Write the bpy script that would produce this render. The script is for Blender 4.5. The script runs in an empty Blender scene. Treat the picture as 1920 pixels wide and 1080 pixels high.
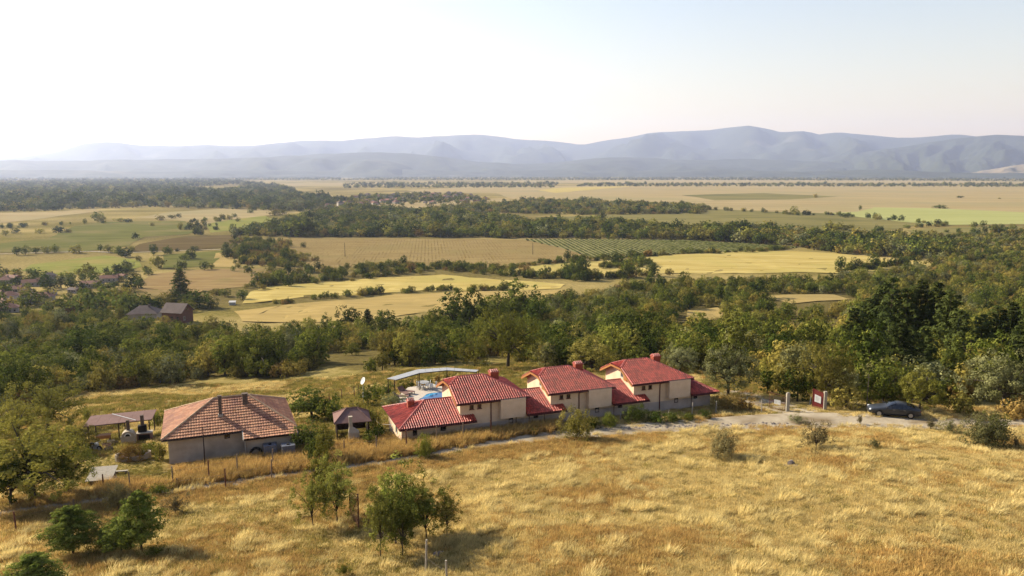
import bpy, bmesh, math, random
import numpy as np
from mathutils import Vector, Matrix, Quaternion

S = bpy.context.scene
C = S.collection
R = math.radians
rng = np.random.default_rng(7)
random.seed(7)

# ------------------------------------------------------------------ camera
F = 1450.0; HOR = 322.0; CZ = 60.0
PITCH = math.atan((540 - HOR) / F)
cpi, spi = math.cos(PITCH), math.sin(PITCH)
cam_data = bpy.data.cameras.new('camera')
cam = bpy.data.objects.new('camera', cam_data); C.objects.link(cam)
cam.location = (0, 0, CZ); cam.rotation_euler = (R(90) - PITCH, 0, 0)
cam_data.sensor_width = 36; cam_data.lens = 36 * F / 1920
cam_data.clip_start = 0.5; cam_data.clip_end = 60000
S.camera = cam

# ------------------------------------------------------------------ sky and sun
SUN_AZ, SUN_EL = R(-63), R(28.5)          # azimuth from +Y, clockwise positive
TO_SUN = Vector((math.sin(SUN_AZ) * math.cos(SUN_EL), math.cos(SUN_AZ) * math.cos(SUN_EL), math.sin(SUN_EL)))
W = bpy.data.worlds.new('World'); S.world = W; W.use_nodes = True
wn = W.node_tree.nodes; wl = W.node_tree.links; wn.clear()
sky = wn.new('ShaderNodeTexSky'); sky.sky_type = 'NISHITA'; sky.sun_disc = False
sky.sun_elevation = SUN_EL; sky.sun_rotation = SUN_AZ
sky.altitude = 900; sky.air_density = 2.0; sky.dust_density = 1.0; sky.ozone_density = 0.0
bg = wn.new('ShaderNodeBackground'); bg.inputs['Strength'].default_value = 0.065
wo = wn.new('ShaderNodeOutputWorld')
wb = wn.new('ShaderNodeMix'); wb.data_type = 'RGBA'; wb.blend_type = 'MULTIPLY'; wb.inputs[0].default_value = 1; wb.inputs[7].default_value = (.975, .935, 1.13, 1)   # white balance
wl.new(sky.outputs[0], wb.inputs[6]); wl.new(wb.outputs[2], bg.inputs['Color']); wl.new(bg.outputs[0], wo.inputs['Surface'])
sd = bpy.data.lights.new('sun', 'SUN'); sd.energy = 5.0; sd.angle = R(0.55); sd.color = (1.0, 0.90, 0.70)
sun = bpy.data.objects.new('sun', sd); C.objects.link(sun)
sun.rotation_mode = 'QUATERNION'; sun.rotation_quaternion = (-TO_SUN).to_track_quat('-Z', 'Y')
sun.location = (-60, 40, 120)
vs = S.view_settings
vs.view_transform = 'Standard'; vs.look = 'None'; vs.gamma = 1; vs.exposure = 1.38; vs.use_curve_mapping = False
cy = S.cycles
cy.max_bounces = 6; cy.diffuse_bounces = 3; cy.glossy_bounces = 2; cy.transmission_bounces = 3
cy.volume_bounces = 1; cy.transparent_max_bounces = 6; cy.use_denoising = True
cy.caustics_reflective = False; cy.caustics_refractive = False

# ------------------------------------------------------------------ terrain maths
ROADP = [(-400, -20), (-140, 20), (-90, 33), (-60, 43.5), (-36.4, 52), (-29, 54.6), (-18.7, 58.7), (-11.5, 61.4), (-7.3, 63.4),
         (-2.8, 65.6), (4.9, 68.5), (14.7, 70.7), (25.3, 72.2), (33.3, 72.7), (40.2, 72.0), (48.2, 71.6), (70, 72), (120, 76), (400, 90)]
def _dense(pts, n=4000):
    x = np.array([p[0] for p in pts], float); y = np.array([p[1] for p in pts], float)
    d = np.diff(y) / np.diff(x); m = np.zeros(len(x)); m[1:-1] = (d[1:] + d[:-1]) / 2
    for i in range(1, len(x) - 1):
        if d[i - 1] * d[i] <= 0: m[i] = 0
        else: m[i] = 2 * d[i - 1] * d[i] / (d[i - 1] + d[i])
    m[0] = d[0]; m[-1] = d[-1]
    X = np.linspace(x[0], x[-1], n); k = np.clip(np.searchsorted(x, X) - 1, 0, len(x) - 2)
    h = x[k + 1] - x[k]; t = (X - x[k]) / h
    Y = (2*t**3 - 3*t**2 + 1)*y[k] + (t**3 - 2*t**2 + t)*h*m[k] + (-2*t**3 + 3*t**2)*y[k+1] + (t**3 - t**2)*h*m[k+1]
    return X, Y
RX, RY = _dense(ROADP, 8000)
PX, PY = _dense([(-400, 92), (-150, 58), (-62, 45.2), (-30, 40.3), (-12, 37.5), (-4, 36.25), (-1.6, 36), (1.6, 36), (4, 35.6), (9, 35.2), (14, 34.7),
                 (20, 33.8), (32, 31.6), (60, 27.0), (95, 21.5), (130, 16.5), (180, 10.5), (230, 6.3), (300, 2.6), (380, 0.7), (480, 0), (3000, 0)], 30000)
def road_y(x): return np.interp(x, RX, RY)
def sdist(x, y):
    x = np.asarray(x, float); y = np.asarray(y, float)
    sl = (road_y(x + 1) - road_y(x - 1)) / 2
    far = np.clip((np.abs(y - road_y(x)) - 30) / 200, 0, 1)
    return (y - road_y(x)) / np.sqrt(1 + sl**2 * (1 - far) + far * 0.12)
def ground(x, y):
    x = np.asarray(x, float); y = np.asarray(y, float)
    s = sdist(x, y)
    z = np.interp(s, PX, PY)
    w = np.clip((np.abs(s) - 3) / 6, 0, 1) * np.clip((600 - np.abs(s)) / 300, 0, 1)
    w = w * np.where(s > 0, np.clip((s - 16) / 20, 0, 1), 1)
    z = z + w * (0.18*np.sin(x*0.31 + 1.3*np.sin(y*0.17)) + 0.14*np.sin(y*0.43 + x*0.21 + 2) + 0.3*np.sin(x*0.083 + y*0.061 + 1)) * np.where(s < 0, .7, 1)
    return z
def gz(x, y): return float(ground(x, y))
def proj(x, y, z):
    x = np.asarray(x, float); y = np.asarray(y, float); dz = np.asarray(z, float) - CZ
    zc = y * cpi - dz * spi; up = y * spi + dz * cpi
    zc = np.where(zc < 0.5, 0.5, zc)
    return 960 + F * x / zc, 540 - F * up / zc, zc
def ray(px, py):
    a = (px - 960) / F; b = (py - 540) / F
    return a, cpi - b * spi, -(spi + b * cpi)
def at(px, py):
    """the point of the ground that the photograph shows at a pixel"""
    dx, dy, dz = ray(px, py)
    t = 10.0; step = 2.0
    while t < 60000:
        z = CZ + t * dz
        if z <= gz(t * dx, t * dy): break
        t += step; step = max(0.5, t * 0.01)
    lo, hi = t - step, t
    for _ in range(30):
        m = (lo + hi) / 2
        if CZ + m * dz <= gz(m * dx, m * dy): hi = m
        else: lo = m
    return Vector((hi * dx, hi * dy, gz(hi * dx, hi * dy)))
def atz(px, py, z):
    dx, dy, dz = ray(px, py); t = (CZ - z) / -dz
    return Vector((t * dx, t * dy, z))
def hpx(px, py_base, py_top):
    """real height of an upright thing that spans these two pixels"""
    p = at(px, py_base); zc = p.y * cpi - (p.z - CZ) * spi
    b = (540 - py_top) / F
    up0 = p.y
    # point straight above p whose projection is py_top
    k = b
    # (y*sp + d*cp) = k*(y*cp - d*sp)
    d = p.y * (k * cpi - spi) / (cpi + k * spi)
    return CZ + d - p.z
def inpoly(px, py, poly):
    px = np.asarray(px, float); py = np.asarray(py, float); r = np.zeros(px.shape, bool); n = len(poly)
    for i in range(n):
        x1, y1 = poly[i]; x2, y2 = poly[(i + 1) % n]
        if y1 == y2: continue
        c = ((y1 > py) != (y2 > py)) & (px < (x2 - x1) * (py - y1) / (y2 - y1) + x1)
        r ^= c
    return r
def vnoise(x, y, seed=0):
    """smooth value noise 0..1"""
    x = np.asarray(x, float); y = np.asarray(y, float)
    def h(i, j):
        v = np.sin(i * 127.1 + j * 311.7 + seed * 74.7) * 43758.5453
        return v - np.floor(v)
    i = np.floor(x); j = np.floor(y); u = x - i; v = y - j
    u = u*u*(3 - 2*u); v = v*v*(3 - 2*v)
    return (h(i, j)*(1-u) + h(i+1, j)*u)*(1-v) + (h(i, j+1)*(1-u) + h(i+1, j+1)*u)*v
def fbm(x, y, o=4, seed=0):
    r = 0; a = .5
    for k in range(o):
        r = r + a * vnoise(x, y, seed + k); x = x * 2.03 + 5.1; y = y * 2.03 + 3.7; a *= .5
    return r

# ------------------------------------------------------------------ materials
def mat(name): 
    m = bpy.data.materials.new(name); m.use_nodes = True; m.node_tree.nodes.clear()
    return m, m.node_tree.nodes, m.node_tree.links
TONE = .55
def rgb(c): return (c[0] * TONE, c[1] * TONE, c[2] * TONE, 1)
def rgbl(c): return (c[0], c[1], c[2], 1)
def surface(name, c1, c2, scale=4.0, rough=0.9, bump=0.0, bscale=None, c3=None, s3=0.3, t3=(.5, .7), attr=None, spec=0.2, metal=0.0, detail=5):
    """two-tone noise material in world/object space with optional third tone patches and per-face 'tone'"""
    m, n, l = mat(name)
    o = n.new('ShaderNodeOutputMaterial'); b = n.new('ShaderNodeBsdfPrincipled')
    b.inputs['Roughness'].default_value = rough; b.inputs['Specular IOR Level'].default_value = spec; b.inputs['Metallic'].default_value = metal
    tc = n.new('ShaderNodeTexCoord')
    nz = n.new('ShaderNodeTexNoise'); nz.inputs['Scale'].default_value = scale; nz.inputs['Detail'].default_value = detail; nz.inputs['Roughness'].default_value = .65
    l.new(tc.outputs['Object'], nz.inputs['Vector'])
    cr = n.new('ShaderNodeValToRGB'); cr.color_ramp.elements[0].position = .33; cr.color_ramp.elements[1].position = .67
    cr.color_ramp.elements[0].color = rgb(c1); cr.color_ramp.elements[1].color = rgb(c2)
    l.new(nz.outputs['Fac'], cr.inputs['Fac']); col = cr.outputs['Color']
    if c3 is not None:
        n3 = n.new('ShaderNodeTexNoise'); n3.inputs['Scale'].default_value = s3; n3.inputs['Detail'].default_value = 4
        l.new(tc.outputs['Object'], n3.inputs['Vector'])
        r3 = n.new('ShaderNodeMapRange'); r3.inputs['From Min'].default_value = t3[0]; r3.inputs['From Max'].default_value = t3[1]
        l.new(n3.outputs['Fac'], r3.inputs['Value'])
        mx = n.new('ShaderNodeMix'); mx.data_type = 'RGBA'
        l.new(r3.outputs['Result'], mx.inputs[0]); l.new(col, mx.inputs[6]); mx.inputs[7].default_value = rgb(c3); col = mx.outputs[2]
    if attr:
        a = n.new('ShaderNodeAttribute'); a.attribute_name = 'tone'
        mr = n.new('ShaderNodeMapRange'); mr.inputs['To Min'].default_value = attr[0]; mr.inputs['To Max'].default_value = attr[1]
        l.new(a.outputs['Fac'], mr.inputs['Value'])
        mm = n.new('ShaderNodeMix'); mm.data_type = 'RGBA'; mm.blend_type = 'MULTIPLY'; mm.inputs[0].default_value = 1
        l.new(col, mm.inputs[6]); l.new(mr.outputs['Result'], mm.inputs[7]); col = mm.outputs[2]
    l.new(col, b.inputs['Base Color'])
    if bump:
        bz = n.new('ShaderNodeTexNoise'); bz.inputs['Scale'].default_value = bscale or scale * 4; bz.inputs['Detail'].default_value = 6
        l.new(tc.outputs['Object'], bz.inputs['Vector'])
        bp = n.new('ShaderNodeBump'); bp.inputs['Strength'].default_value = 0.6; bp.inputs['Distance'].default_value = bump
        l.new(bz.outputs['Fac'], bp.inputs['Height']); l.new(bp.outputs['Normal'], b.inputs['Normal'])
    l.new(b.outputs[0], o.inputs[0])
    return m
def leafmat(name, dark, light, alt=None, altw=0.25, trans=0.28):
    """foliage: per-tree random hue, per-clump tone, light passing through the leaves"""
    m, n, l = mat(name)
    o = n.new('ShaderNodeOutputMaterial'); d = n.new('ShaderNodeBsdfDiffuse'); t = n.new('ShaderNodeBsdfTranslucent'); mx = n.new('ShaderNodeMixShader')
    mx.inputs[0].default_value = trans
    oi = n.new('ShaderNodeObjectInfo'); a = n.new('ShaderNodeAttribute'); a.attribute_name = 'tone'
    c1 = n.new('ShaderNodeMix'); c1.data_type = 'RGBA'; c1.inputs[6].default_value = rgbl(dark); c1.inputs[7].default_value = rgbl(light)
    l.new(a.outputs['Fac'], c1.inputs[0]); col = c1.outputs[2]
    if alt is not None:
        r = n.new('ShaderNodeMapRange'); r.inputs['From Min'].default_value = 1 - altw * 2; r.inputs['From Max'].default_value = 1.0; r.inputs['To Max'].default_value = .8
        l.new(oi.outputs['Random'], r.inputs['Value'])
        c2 = n.new('ShaderNodeMix'); c2.data_type = 'RGBA'; c2.inputs[7].default_value = rgbl(alt)
        l.new(r.outputs['Result'], c2.inputs[0]); l.new(col, c2.inputs[6]); col = c2.outputs[2]
    mu = n.new('ShaderNodeMath'); mu.operation = 'MULTIPLY'; mu.inputs[1].default_value = 7.31
    fr = n.new('ShaderNodeMath'); fr.operation = 'FRACT'; l.new(oi.outputs['Random'], mu.inputs[0]); l.new(mu.outputs[0], fr.inputs[0])
    vr = n.new('ShaderNodeMapRange'); vr.inputs['To Min'].default_value = .62; vr.inputs['To Max'].default_value = 1.35; l.new(fr.outputs[0], vr.inputs['Value'])
    m3 = n.new('ShaderNodeMix'); m3.data_type = 'RGBA'; m3.blend_type = 'MULTIPLY'; m3.inputs[0].default_value = 1
    l.new(col, m3.inputs[6]); l.new(vr.outputs['Result'], m3.inputs[7]); col = m3.outputs[2]
    l.new(col, d.inputs['Color']); l.new(col, t.inputs['Color'])
    l.new(d.outputs[0], mx.inputs[1]); l.new(t.outputs[0], mx.inputs[2]); l.new(mx.outputs[0], o.inputs[0])
    return m
M = {}
M['bark'] = surface('bark', (.06, .045, .03), (.13, .1, .07), 9)
M['L_green'] = leafmat('leaf_green', (.05, .066, .010), (.185, .19, .034), (.24, .20, .042), .22)
M['L_fresh'] = leafmat('leaf_fresh', (.065, .08, .014), (.225, .235, .048), (.24, .22, .05), .25, .36)
M['L_dark'] = leafmat('leaf_dark', (.024, .036, .006), (.075, .095, .018), (.10, .11, .024), .2)
M['L_olive'] = leafmat('leaf_olive', (.095, .085, .016), (.27, .225, .055), (.29, .21, .045), .25)
M['L_grey'] = leafmat('leaf_grey', (.09, .092, .032), (.22, .215, .095), (.2, .18, .06), .2)
M['L_rust'] = leafmat('leaf_rust', (.14, .08, .022), (.28, .175, .05), (.26, .19, .06), .3)
M['L_yellow'] = leafmat('leaf_yellow', (.12, .115, .018), (.26, .235, .05), (.22, .2, .05), .3)
M['L_pine'] = leafmat('needle_dark', (.026, .036, .010), (.075, .088, .024), (.07, .08, .022), .3, .18)
M['L_youngpine'] = leafmat('needle_fresh', (.040, .056, .009), (.16, .175, .036), None, .3, .2)
M['L_twig'] = leafmat('twig_tan', (.11, .08, .035), (.21, .17, .075), (.16, .16, .06), .3)

# ------------------------------------------------------------------ object helpers
def mesh_from(name, verts, faces, mats, midx=None, tone=None, smooth=False):
    me = bpy.data.meshes.new(name)
    if isinstance(verts, np.ndarray) and isinstance(faces, np.ndarray):
        nf, k = faces.shape
        me.vertices.add(len(verts)); me.vertices.foreach_set('co', verts.astype(np.float32).ravel())
        me.loops.add(nf * k); me.loops.foreach_set('vertex_index', faces.astype(np.int32).ravel())
        me.polygons.add(nf); me.polygons.foreach_set('loop_start', np.arange(0, nf * k, k, dtype=np.int32))
        me.update(calc_edges=True)
    else:
        me.from_pydata([tuple(v) for v in verts], [], [tuple(f) for f in faces])
    for m_ in (mats if isinstance(mats, (list, tuple)) else [mats]):
        if m_ is not None: me.materials.append(m_)
    if midx is not None: me.polygons.foreach_set('material_index', np.asarray(midx, np.int32))
    if tone is not None:
        a = me.attributes.new('tone', 'FLOAT', 'FACE'); a.data.foreach_set('value', np.asarray(tone, np.float32))
    if smooth: me.polygons.foreach_set('use_smooth', np.ones(len(me.polygons), bool))
    me.update()
    return me
def link(name, me, parent=None, loc=None, rz=None, scale=None):
    o = bpy.data.objects.new(name, me); C.objects.link(o)
    if parent is not None: o.parent = parent
    if loc is not None: o.location = loc
    if rz is not None: o.rotation_euler[2] = rz
    if scale is not None: o.scale = scale if hasattr(scale, '__len__') else (scale,) * 3
    return o
def tag(o, label=None, cat=None, group=None, kind=None):
    if label: o['label'] = label
    if cat: o['category'] = cat
    if group: o['group'] = group
    if kind: o['kind'] = kind
    return o
def thing(name, label, cat, loc=(0, 0, 0), rz=0, group=None):
    o = bpy.data.objects.new(name, None); C.objects.link(o); o.location = loc; o.rotation_euler = (0, 0, rz)
    o.empty_display_size = .3
    return tag(o, label, cat, group)
class MB:
    """collects shapes; build() links them as one mesh object"""
    def __init__(s): s.v = []; s.f = []; s.mi = []
    def add(s, vs, fs, mi=0):
        k = len(s.v); s.v += [tuple(v) for v in vs]; s.f += [tuple(i + k for i in f) for f in fs]; s.mi += [mi] * len(fs); return s
    def box(s, x0, x1, y0, y1, z0, z1, mi=0, M4=None):
        vs = [(x, y, z) for z in (z0, z1) for (x, y) in ((x0, y0), (x1, y0), (x1, y1), (x0, y1))]
        if M4 is not None: vs = [tuple(M4 @ Vector(v)) for v in vs]
        return s.add(vs, [(0, 3, 2, 1), (4, 5, 6, 7), (0, 1, 5, 4), (1, 2, 6, 5), (2, 3, 7, 6), (3, 0, 4, 7)], mi)
    def tube(s, pts, rad, n=6, mi=0, cap=True):
        pts = [Vector(p) for p in pts]; rad = rad if hasattr(rad, '__len__') else [rad] * len(pts)
        vs = []; fs = []
        for i, p in enumerate(pts):
            d = (pts[min(i + 1, len(pts) - 1)] - pts[max(i - 1, 0)]).normalized()
            a = d.orthogonal().normalized() if abs(d.z) < .9 else Vector((1, 0, 0)); a = (a - d * a.dot(d)).normalized(); b = d.cross(a)
            for k in range(n):
                t = 2 * math.pi * k / n; vs.append(p + (a * math.cos(t) + b * math.sin(t)) * rad[i])
        for i in range(len(pts) - 1):
            for k in range(n):
                fs.append((i*n + k, i*n + (k+1) % n, (i+1)*n + (k+1) % n, (i+1)*n + k))
        if cap: fs.append(tuple(range(n))[::-1]); fs.append(tuple((len(pts)-1)*n + k for k in range(n)))
        return s.add(vs, fs, mi)
    def prism(s, poly, z0, z1, mi=0):
        n = len(poly); vs = [(p[0], p[1], z0) for p in poly] + [(p[0], p[1], z1) for p in poly]
        return s.add(vs, [tuple(range(n))[::-1], tuple(range(n, 2*n))] + [(i, (i+1) % n, n + (i+1) % n, n + i) for i in range(n)], mi)
    def slab(s, quad, th, mi=0):
        """a plate of thickness th below a planar polygon given in 3D"""
        q = [Vector(p) for p in quad]; nrm = (q[1] - q[0]).cross(q[2] - q[0]).normalized(); n = len(q)
        if nrm.z < 0: q = q[::-1]; nrm = -nrm
        vs = q + [p - nrm * th for p in q]
        return s.add(vs, [tuple(range(n)), tuple(range(n, 2*n))[::-1]] + [((i+1) % n, i, n + i, n + (i+1) % n) for i in range(n)], mi)
    def build(s, name, mats, parent=None, smooth=False, loc=None, rz=None):
        return link(name, mesh_from(name, s.v, s.f, mats, s.mi, None, smooth), parent, loc, rz)
def copy_tree(o, parent=None, loc=None, rz=None, scale=None):
    c = o.copy(); C.objects.link(c); c.parent = parent
    if loc is not None: c.location = loc
    if rz is not None: c.rotation_euler[2] = rz
    if scale is not None: c.scale = scale if hasattr(scale, '__len__') else (scale,) * 3
    for ch in list(o.children): copy_tree(ch, c)
    return c

# ================================================================== SETTING
NEARWOOD = [(-80,800),(0,778),(60,772),(125,742),(200,736),(330,722),(365,714),(430,708),(500,712),(560,706),(600,684),(640,690),(690,700),(760,688),(830,684),(880,680),(930,672),(1000,690),(1130,694),(1250,696),(1330,702),(1385,708),(1425,708),(1445,728),(1490,742),(1540,742),(1620,748),(1700,754),(1800,757),(1920,760),(2050,770),
            (2050,470),(1900,468),(1800,478),(1760,502),(1690,512),(1560,528),(1400,531),(1240,531),(1150,540),(1070,560),(1040,576),(920,592),(850,606),(720,628),(560,636),(450,632),(400,622),(350,626),(250,618),(200,594),(120,602),(0,606),(-80,606)]
def smooth01(a, b, x):
    t = np.clip((x - a) / (b - a), 0, 1); return t * t * (3 - 2 * t)
VERGE_ROAD_W = 1.55
def road_halfwidth(x):
    return .72 + 1.5 * smooth01(18, 28, x) * (1 - smooth01(36, 44, x)) + 1.1 * smooth01(-8, 12, x)

# ---- ground: one sheet from behind the camera to beyond the mountains' feet
def build_ground():
    ys = [-60, -40, -20, -5, 8, 16]
    y = 22.0
    while y < 110: ys.append(y); y += 0.6
    while y < 18500: ys.append(y); y *= 1.022
    ys = np.array(ys); T = np.linspace(-1, 1, 221)
    Y, TT = np.meshgrid(ys, T, indexing='ij')
    X = TT * (70 + 1.0 * np.maximum(Y, 0))
    Z = ground(X, Y)
    px, py, zc = proj(X, Y, Z); s = sdist(X, Y)
    red = np.zeros_like(X); green = np.zeros_like(X); dark = np.zeros_like(X)
    n1 = fbm(X * .12, Y * .12, 4, 3); n2 = fbm(X * .5, Y * .5, 3, 9)
    near = s < 0
    # golden field: reddish towards the left and beside the road
    red = np.where(near, np.clip(.02 + .75 * smooth01(900, 350, px) * smooth01(1080, 860, py + 60) + .9 * smooth01(-7, -2, s) * smooth01(1300, 900, px) + (n1 - .5) * 2.2, 0, 1), 0)
    green = np.where(near, np.clip(.55 * smooth01(560, 60, px) * smooth01(900, 1040, py) + (n2 - .5) * .7, 0, .6), 0)
    # the strip between road and houses: red-brown dry weeds
    strip = (s >= 0) & (s < 9)
    red = np.where(strip, np.clip(.95 - .8 * smooth01(1330, 1450, px), 0, 1), red)
    # yards and meadow behind
    back = s >= 9
    green = np.where(back, np.clip(.62 + (n1 - .45) * 1.6 + .2 * smooth01(500, 200, px), 0, 1), green)
    lawn = smooth01(330, 290, px) * smooth01(100, 180, px) * smooth01(830, 850, py) * smooth01(905, 890, py)
    green = np.where(s > 1.7, np.maximum(green, lawn * .8), green); red = red * (1 - lawn)
    # plain: olive fallow land
    pl = smooth01(60, 130, s)
    green = green * (1 - pl) + pl * np.clip(.45 + (fbm(X * .012, Y * .02, 4, 5) - .45) * 2.0, 0, 1)
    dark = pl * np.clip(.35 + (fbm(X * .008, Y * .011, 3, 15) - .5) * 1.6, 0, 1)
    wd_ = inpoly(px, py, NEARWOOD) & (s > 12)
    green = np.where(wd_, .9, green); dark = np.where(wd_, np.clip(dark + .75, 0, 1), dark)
    ny, nx = X.shape
    V = np.stack([X, Y, Z], -1).reshape(-1, 3)
    i = np.arange(ny * nx).reshape(ny, nx)
    Fc = np.stack([i[:-1, :-1], i[:-1, 1:], i[1:, 1:], i[1:, :-1]], -1).reshape(-1, 4)
    m, n, l = mat('dry_ground')
    o = n.new('ShaderNodeOutputMaterial'); b = n.new('ShaderNodeBsdfDiffuse')
    at_ = n.new('ShaderNodeAttribute'); at_.attribute_name = 'zone'; sp = n.new('ShaderNodeSeparateColor'); l.new(at_.outputs['Color'], sp.inputs[0])
    tc = n.new('ShaderNodeNewGeometry')
    def noise(sc, det=6, ro=.65, stretch=None):
        z = n.new('ShaderNodeTexNoise'); z.inputs['Scale'].default_value = sc; z.inputs['Detail'].default_value = det; z.inputs['Roughness'].default_value = ro
        if stretch:
            mp = n.new('ShaderNodeMapping'); mp.inputs['Scale'].default_value = stretch; l.new(tc.outputs['Position'], mp.inputs['Vector']); l.new(mp.outputs[0], z.inputs['Vector'])
        else: l.new(tc.outputs['Position'], z.inputs['Vector'])
        return z.outputs['Fac']
    def ramp(f, a, ca, bb, cb):
        r = n.new('ShaderNodeValToRGB'); r.color_ramp.elements[0].position = a; r.color_ramp.elements[0].color = rgb(ca)
        r.color_ramp.elements[1].position = bb; r.color_ramp.elements[1].color = rgb(cb); l.new(f, r.inputs['Fac']); return r.outputs['Color']
    def mixc(f, A, B):
        x = n.new('ShaderNodeMix'); x.data_type = 'RGBA'; l.new(f, x.inputs[0])
        for sck, v in ((x.inputs[6], A), (x.inputs[7], B)):
            if isinstance(v, tuple): sck.default_value = rgb(v)
            else: l.new(v, sck)
        return x.outputs[2]
    fine = noise(2.2, 8, .75); med = noise(.45, 6, .7)
    gold = ramp(fine, .35, (.38, .27, .09), .68, (.68, .53, .23))
    redc = ramp(fine, .34, (.16, .075, .025), .7, (.40, .24, .085))
    grn = ramp(fine, .34, (.13, .115, .026), .7, (.32, .255, .068))
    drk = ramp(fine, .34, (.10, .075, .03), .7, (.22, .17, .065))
    def soft(ch):
        mm = n.new('ShaderNodeMath'); mm.operation = 'MULTIPLY_ADD'; l.new(med, mm.inputs[0]); mm.inputs[1].default_value = 1.6; mm.inputs[2].default_value = -.8
        a = n.new('ShaderNodeMath'); a.operation = 'ADD'; a.use_clamp = True; l.new(sp.outputs[ch], a.inputs[0]); l.new(mm.outputs[0], a.inputs[1])
        k = n.new('ShaderNodeMath'); k.operation = 'MULTIPLY'; l.new(a.outputs[0], k.inputs[0])
        st = n.new('ShaderNodeMapRange'); st.inputs['From Max'].default_value = .25; l.new(sp.outputs[ch], st.inputs['Value']); l.new(st.outputs['Result'], k.inputs[1])
        return k.outputs[0]
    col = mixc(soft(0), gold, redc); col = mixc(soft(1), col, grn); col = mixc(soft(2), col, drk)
    l.new(col, b.inputs['Color'])
    bp = n.new('ShaderNodeBump'); bp.inputs['Strength'].default_value = .7; bp.inputs['Distance'].default_value = .12
    l.new(noise(3.0, 8, .7), bp.inputs['Height']); l.new(bp.outputs[0], b.inputs['Normal'])
    l.new(b.outputs[0], o.inputs[0])
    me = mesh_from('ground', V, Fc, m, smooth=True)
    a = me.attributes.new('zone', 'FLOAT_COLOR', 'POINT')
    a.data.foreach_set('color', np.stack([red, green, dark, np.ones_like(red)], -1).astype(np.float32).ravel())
    tag(link('ground', me), 'dry grassy hillside falling to a wide flat plain', None, None, 'structure')
build_ground()

# ---- dirt road, gate apron and lane
def strip_mesh(center, halfw, z_off, name, m, nacross=6, ragged=.25):
    P_ = [Vector((p[0], p[1], 0)) for p in center]; V = []; n = len(P_)
    for i, p in enumerate(P_):
        d = (P_[min(i + 1, n - 1)] - P_[max(i - 1, 0)]).normalized(); s = Vector((-d.y, d.x, 0))
        hw = halfw[i] if hasattr(halfw, '__len__') else halfw
        for k in range(nacross + 1):
            t = k / nacross * 2 - 1; e = 0
            if k in (0, nacross): e = (float(vnoise(i * .37, k * 9.1, 4)) - .5) * 2 * ragged * (1 if t > 0 else -1)
            q = p + s * (t * hw + e)
            V.append((q.x, q.y, gz(q.x, q.y) + z_off))
    w = nacross + 1
    Fc = [(i*w + k, i*w + k + 1, (i+1)*w + k + 1, (i+1)*w + k) for i in range(n - 1) for k in range(nacross)]
    return link(name, mesh_from(name, V, Fc, m, None, None, True))
M['dirt'] = surface('dirt_road', (.44, .35, .235), (.64, .53, .37), 1.4, 1, .03, 9, (.30, .215, .12), .35, (.5, .66))
xs = np.arange(-75, 92, .7)
o = strip_mesh([(x, float(road_y(x))) for x in xs], [float(road_halfwidth(x)) for x in xs], .035, 'dirt_road', M['dirt'])
tag(o, 'pale dirt road running past the villas and the gate', None, None, 'structure')
def poly_path(pix, step=.6):
    pts = [at(*p).xy for p in pix]; out = []
    for a, b in zip(pts[:-1], pts[1:]):
        k = max(2, int((b - a).length / step))
        out += [a.lerp(b, j / k) for j in range(k)]
    return out + [pts[-1]]
pp = poly_path([(1545, 790), (1500, 774), (1455, 762), (1418, 750), (1392, 741), (1372, 737), (1350, 736)])
o = strip_mesh(pp, [2.4 if i < 8 else 1.9 for i in range(len(pp))], .05, 'driveway_path', M['dirt'], 4)
tag(o, 'pale dirt lane leading in through the gate', None, None, 'structure')

# ---- fields: draped sheets with their own crops
def field(name, label, pix, m, off=.25, cell=14.0, world=None):
    pts = [at(*p) for p in pix] if world is None else [Vector((a, b, 0)) for a, b in world]
    bm = bmesh.new(); vs = [bm.verts.new((p.x, p.y, 0)) for p in pts]
    f = bm.faces.new(vs)
    # ragged borders
    bmesh.ops.triangulate(bm, faces=[f])
    xs_ = [p.x for p in pts]; ys_ = [p.y for p in pts]
    far = min(ys_) > 620
    c = cell if not far else max(60., (max(ys_) - min(ys_)) / 12)
    for ax, lo, hi in ((0, min(xs_), max(xs_)), (1, min(ys_), max(ys_))):
        k = lo + c
        while k < hi:
            co = (k, 0, 0) if ax == 0 else (0, k, 0); no = (1, 0, 0) if ax == 0 else (0, 1, 0)
            bmesh.ops.bisect_plane(bm, geom=bm.verts[:] + bm.edges[:] + bm.faces[:], plane_co=co, plane_no=no); k += c
    for v in bm.verts:
        if v.is_boundary:
            a = 1.6 if not far else 6
            v.co.x += (float(vnoise(v.co.x * .05, v.co.y * .05, 1)) - .5) * 2 * a; v.co.y += (float(vnoise(v.co.x * .05, v.co.y * .05, 2)) - .5) * 2 * a
        v.co.z = gz(v.co.x, v.co.y) + off
    me = bpy.data.meshes.new(name); bm.normal_update(); bm.to_mesh(me); bm.free()
    for p in me.polygons:
        if p.normal.z < 0: me.flip_normals(); break
    me.materials.append(m)
    return tag(link(name, me), label, None, None, 'structure')
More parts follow.
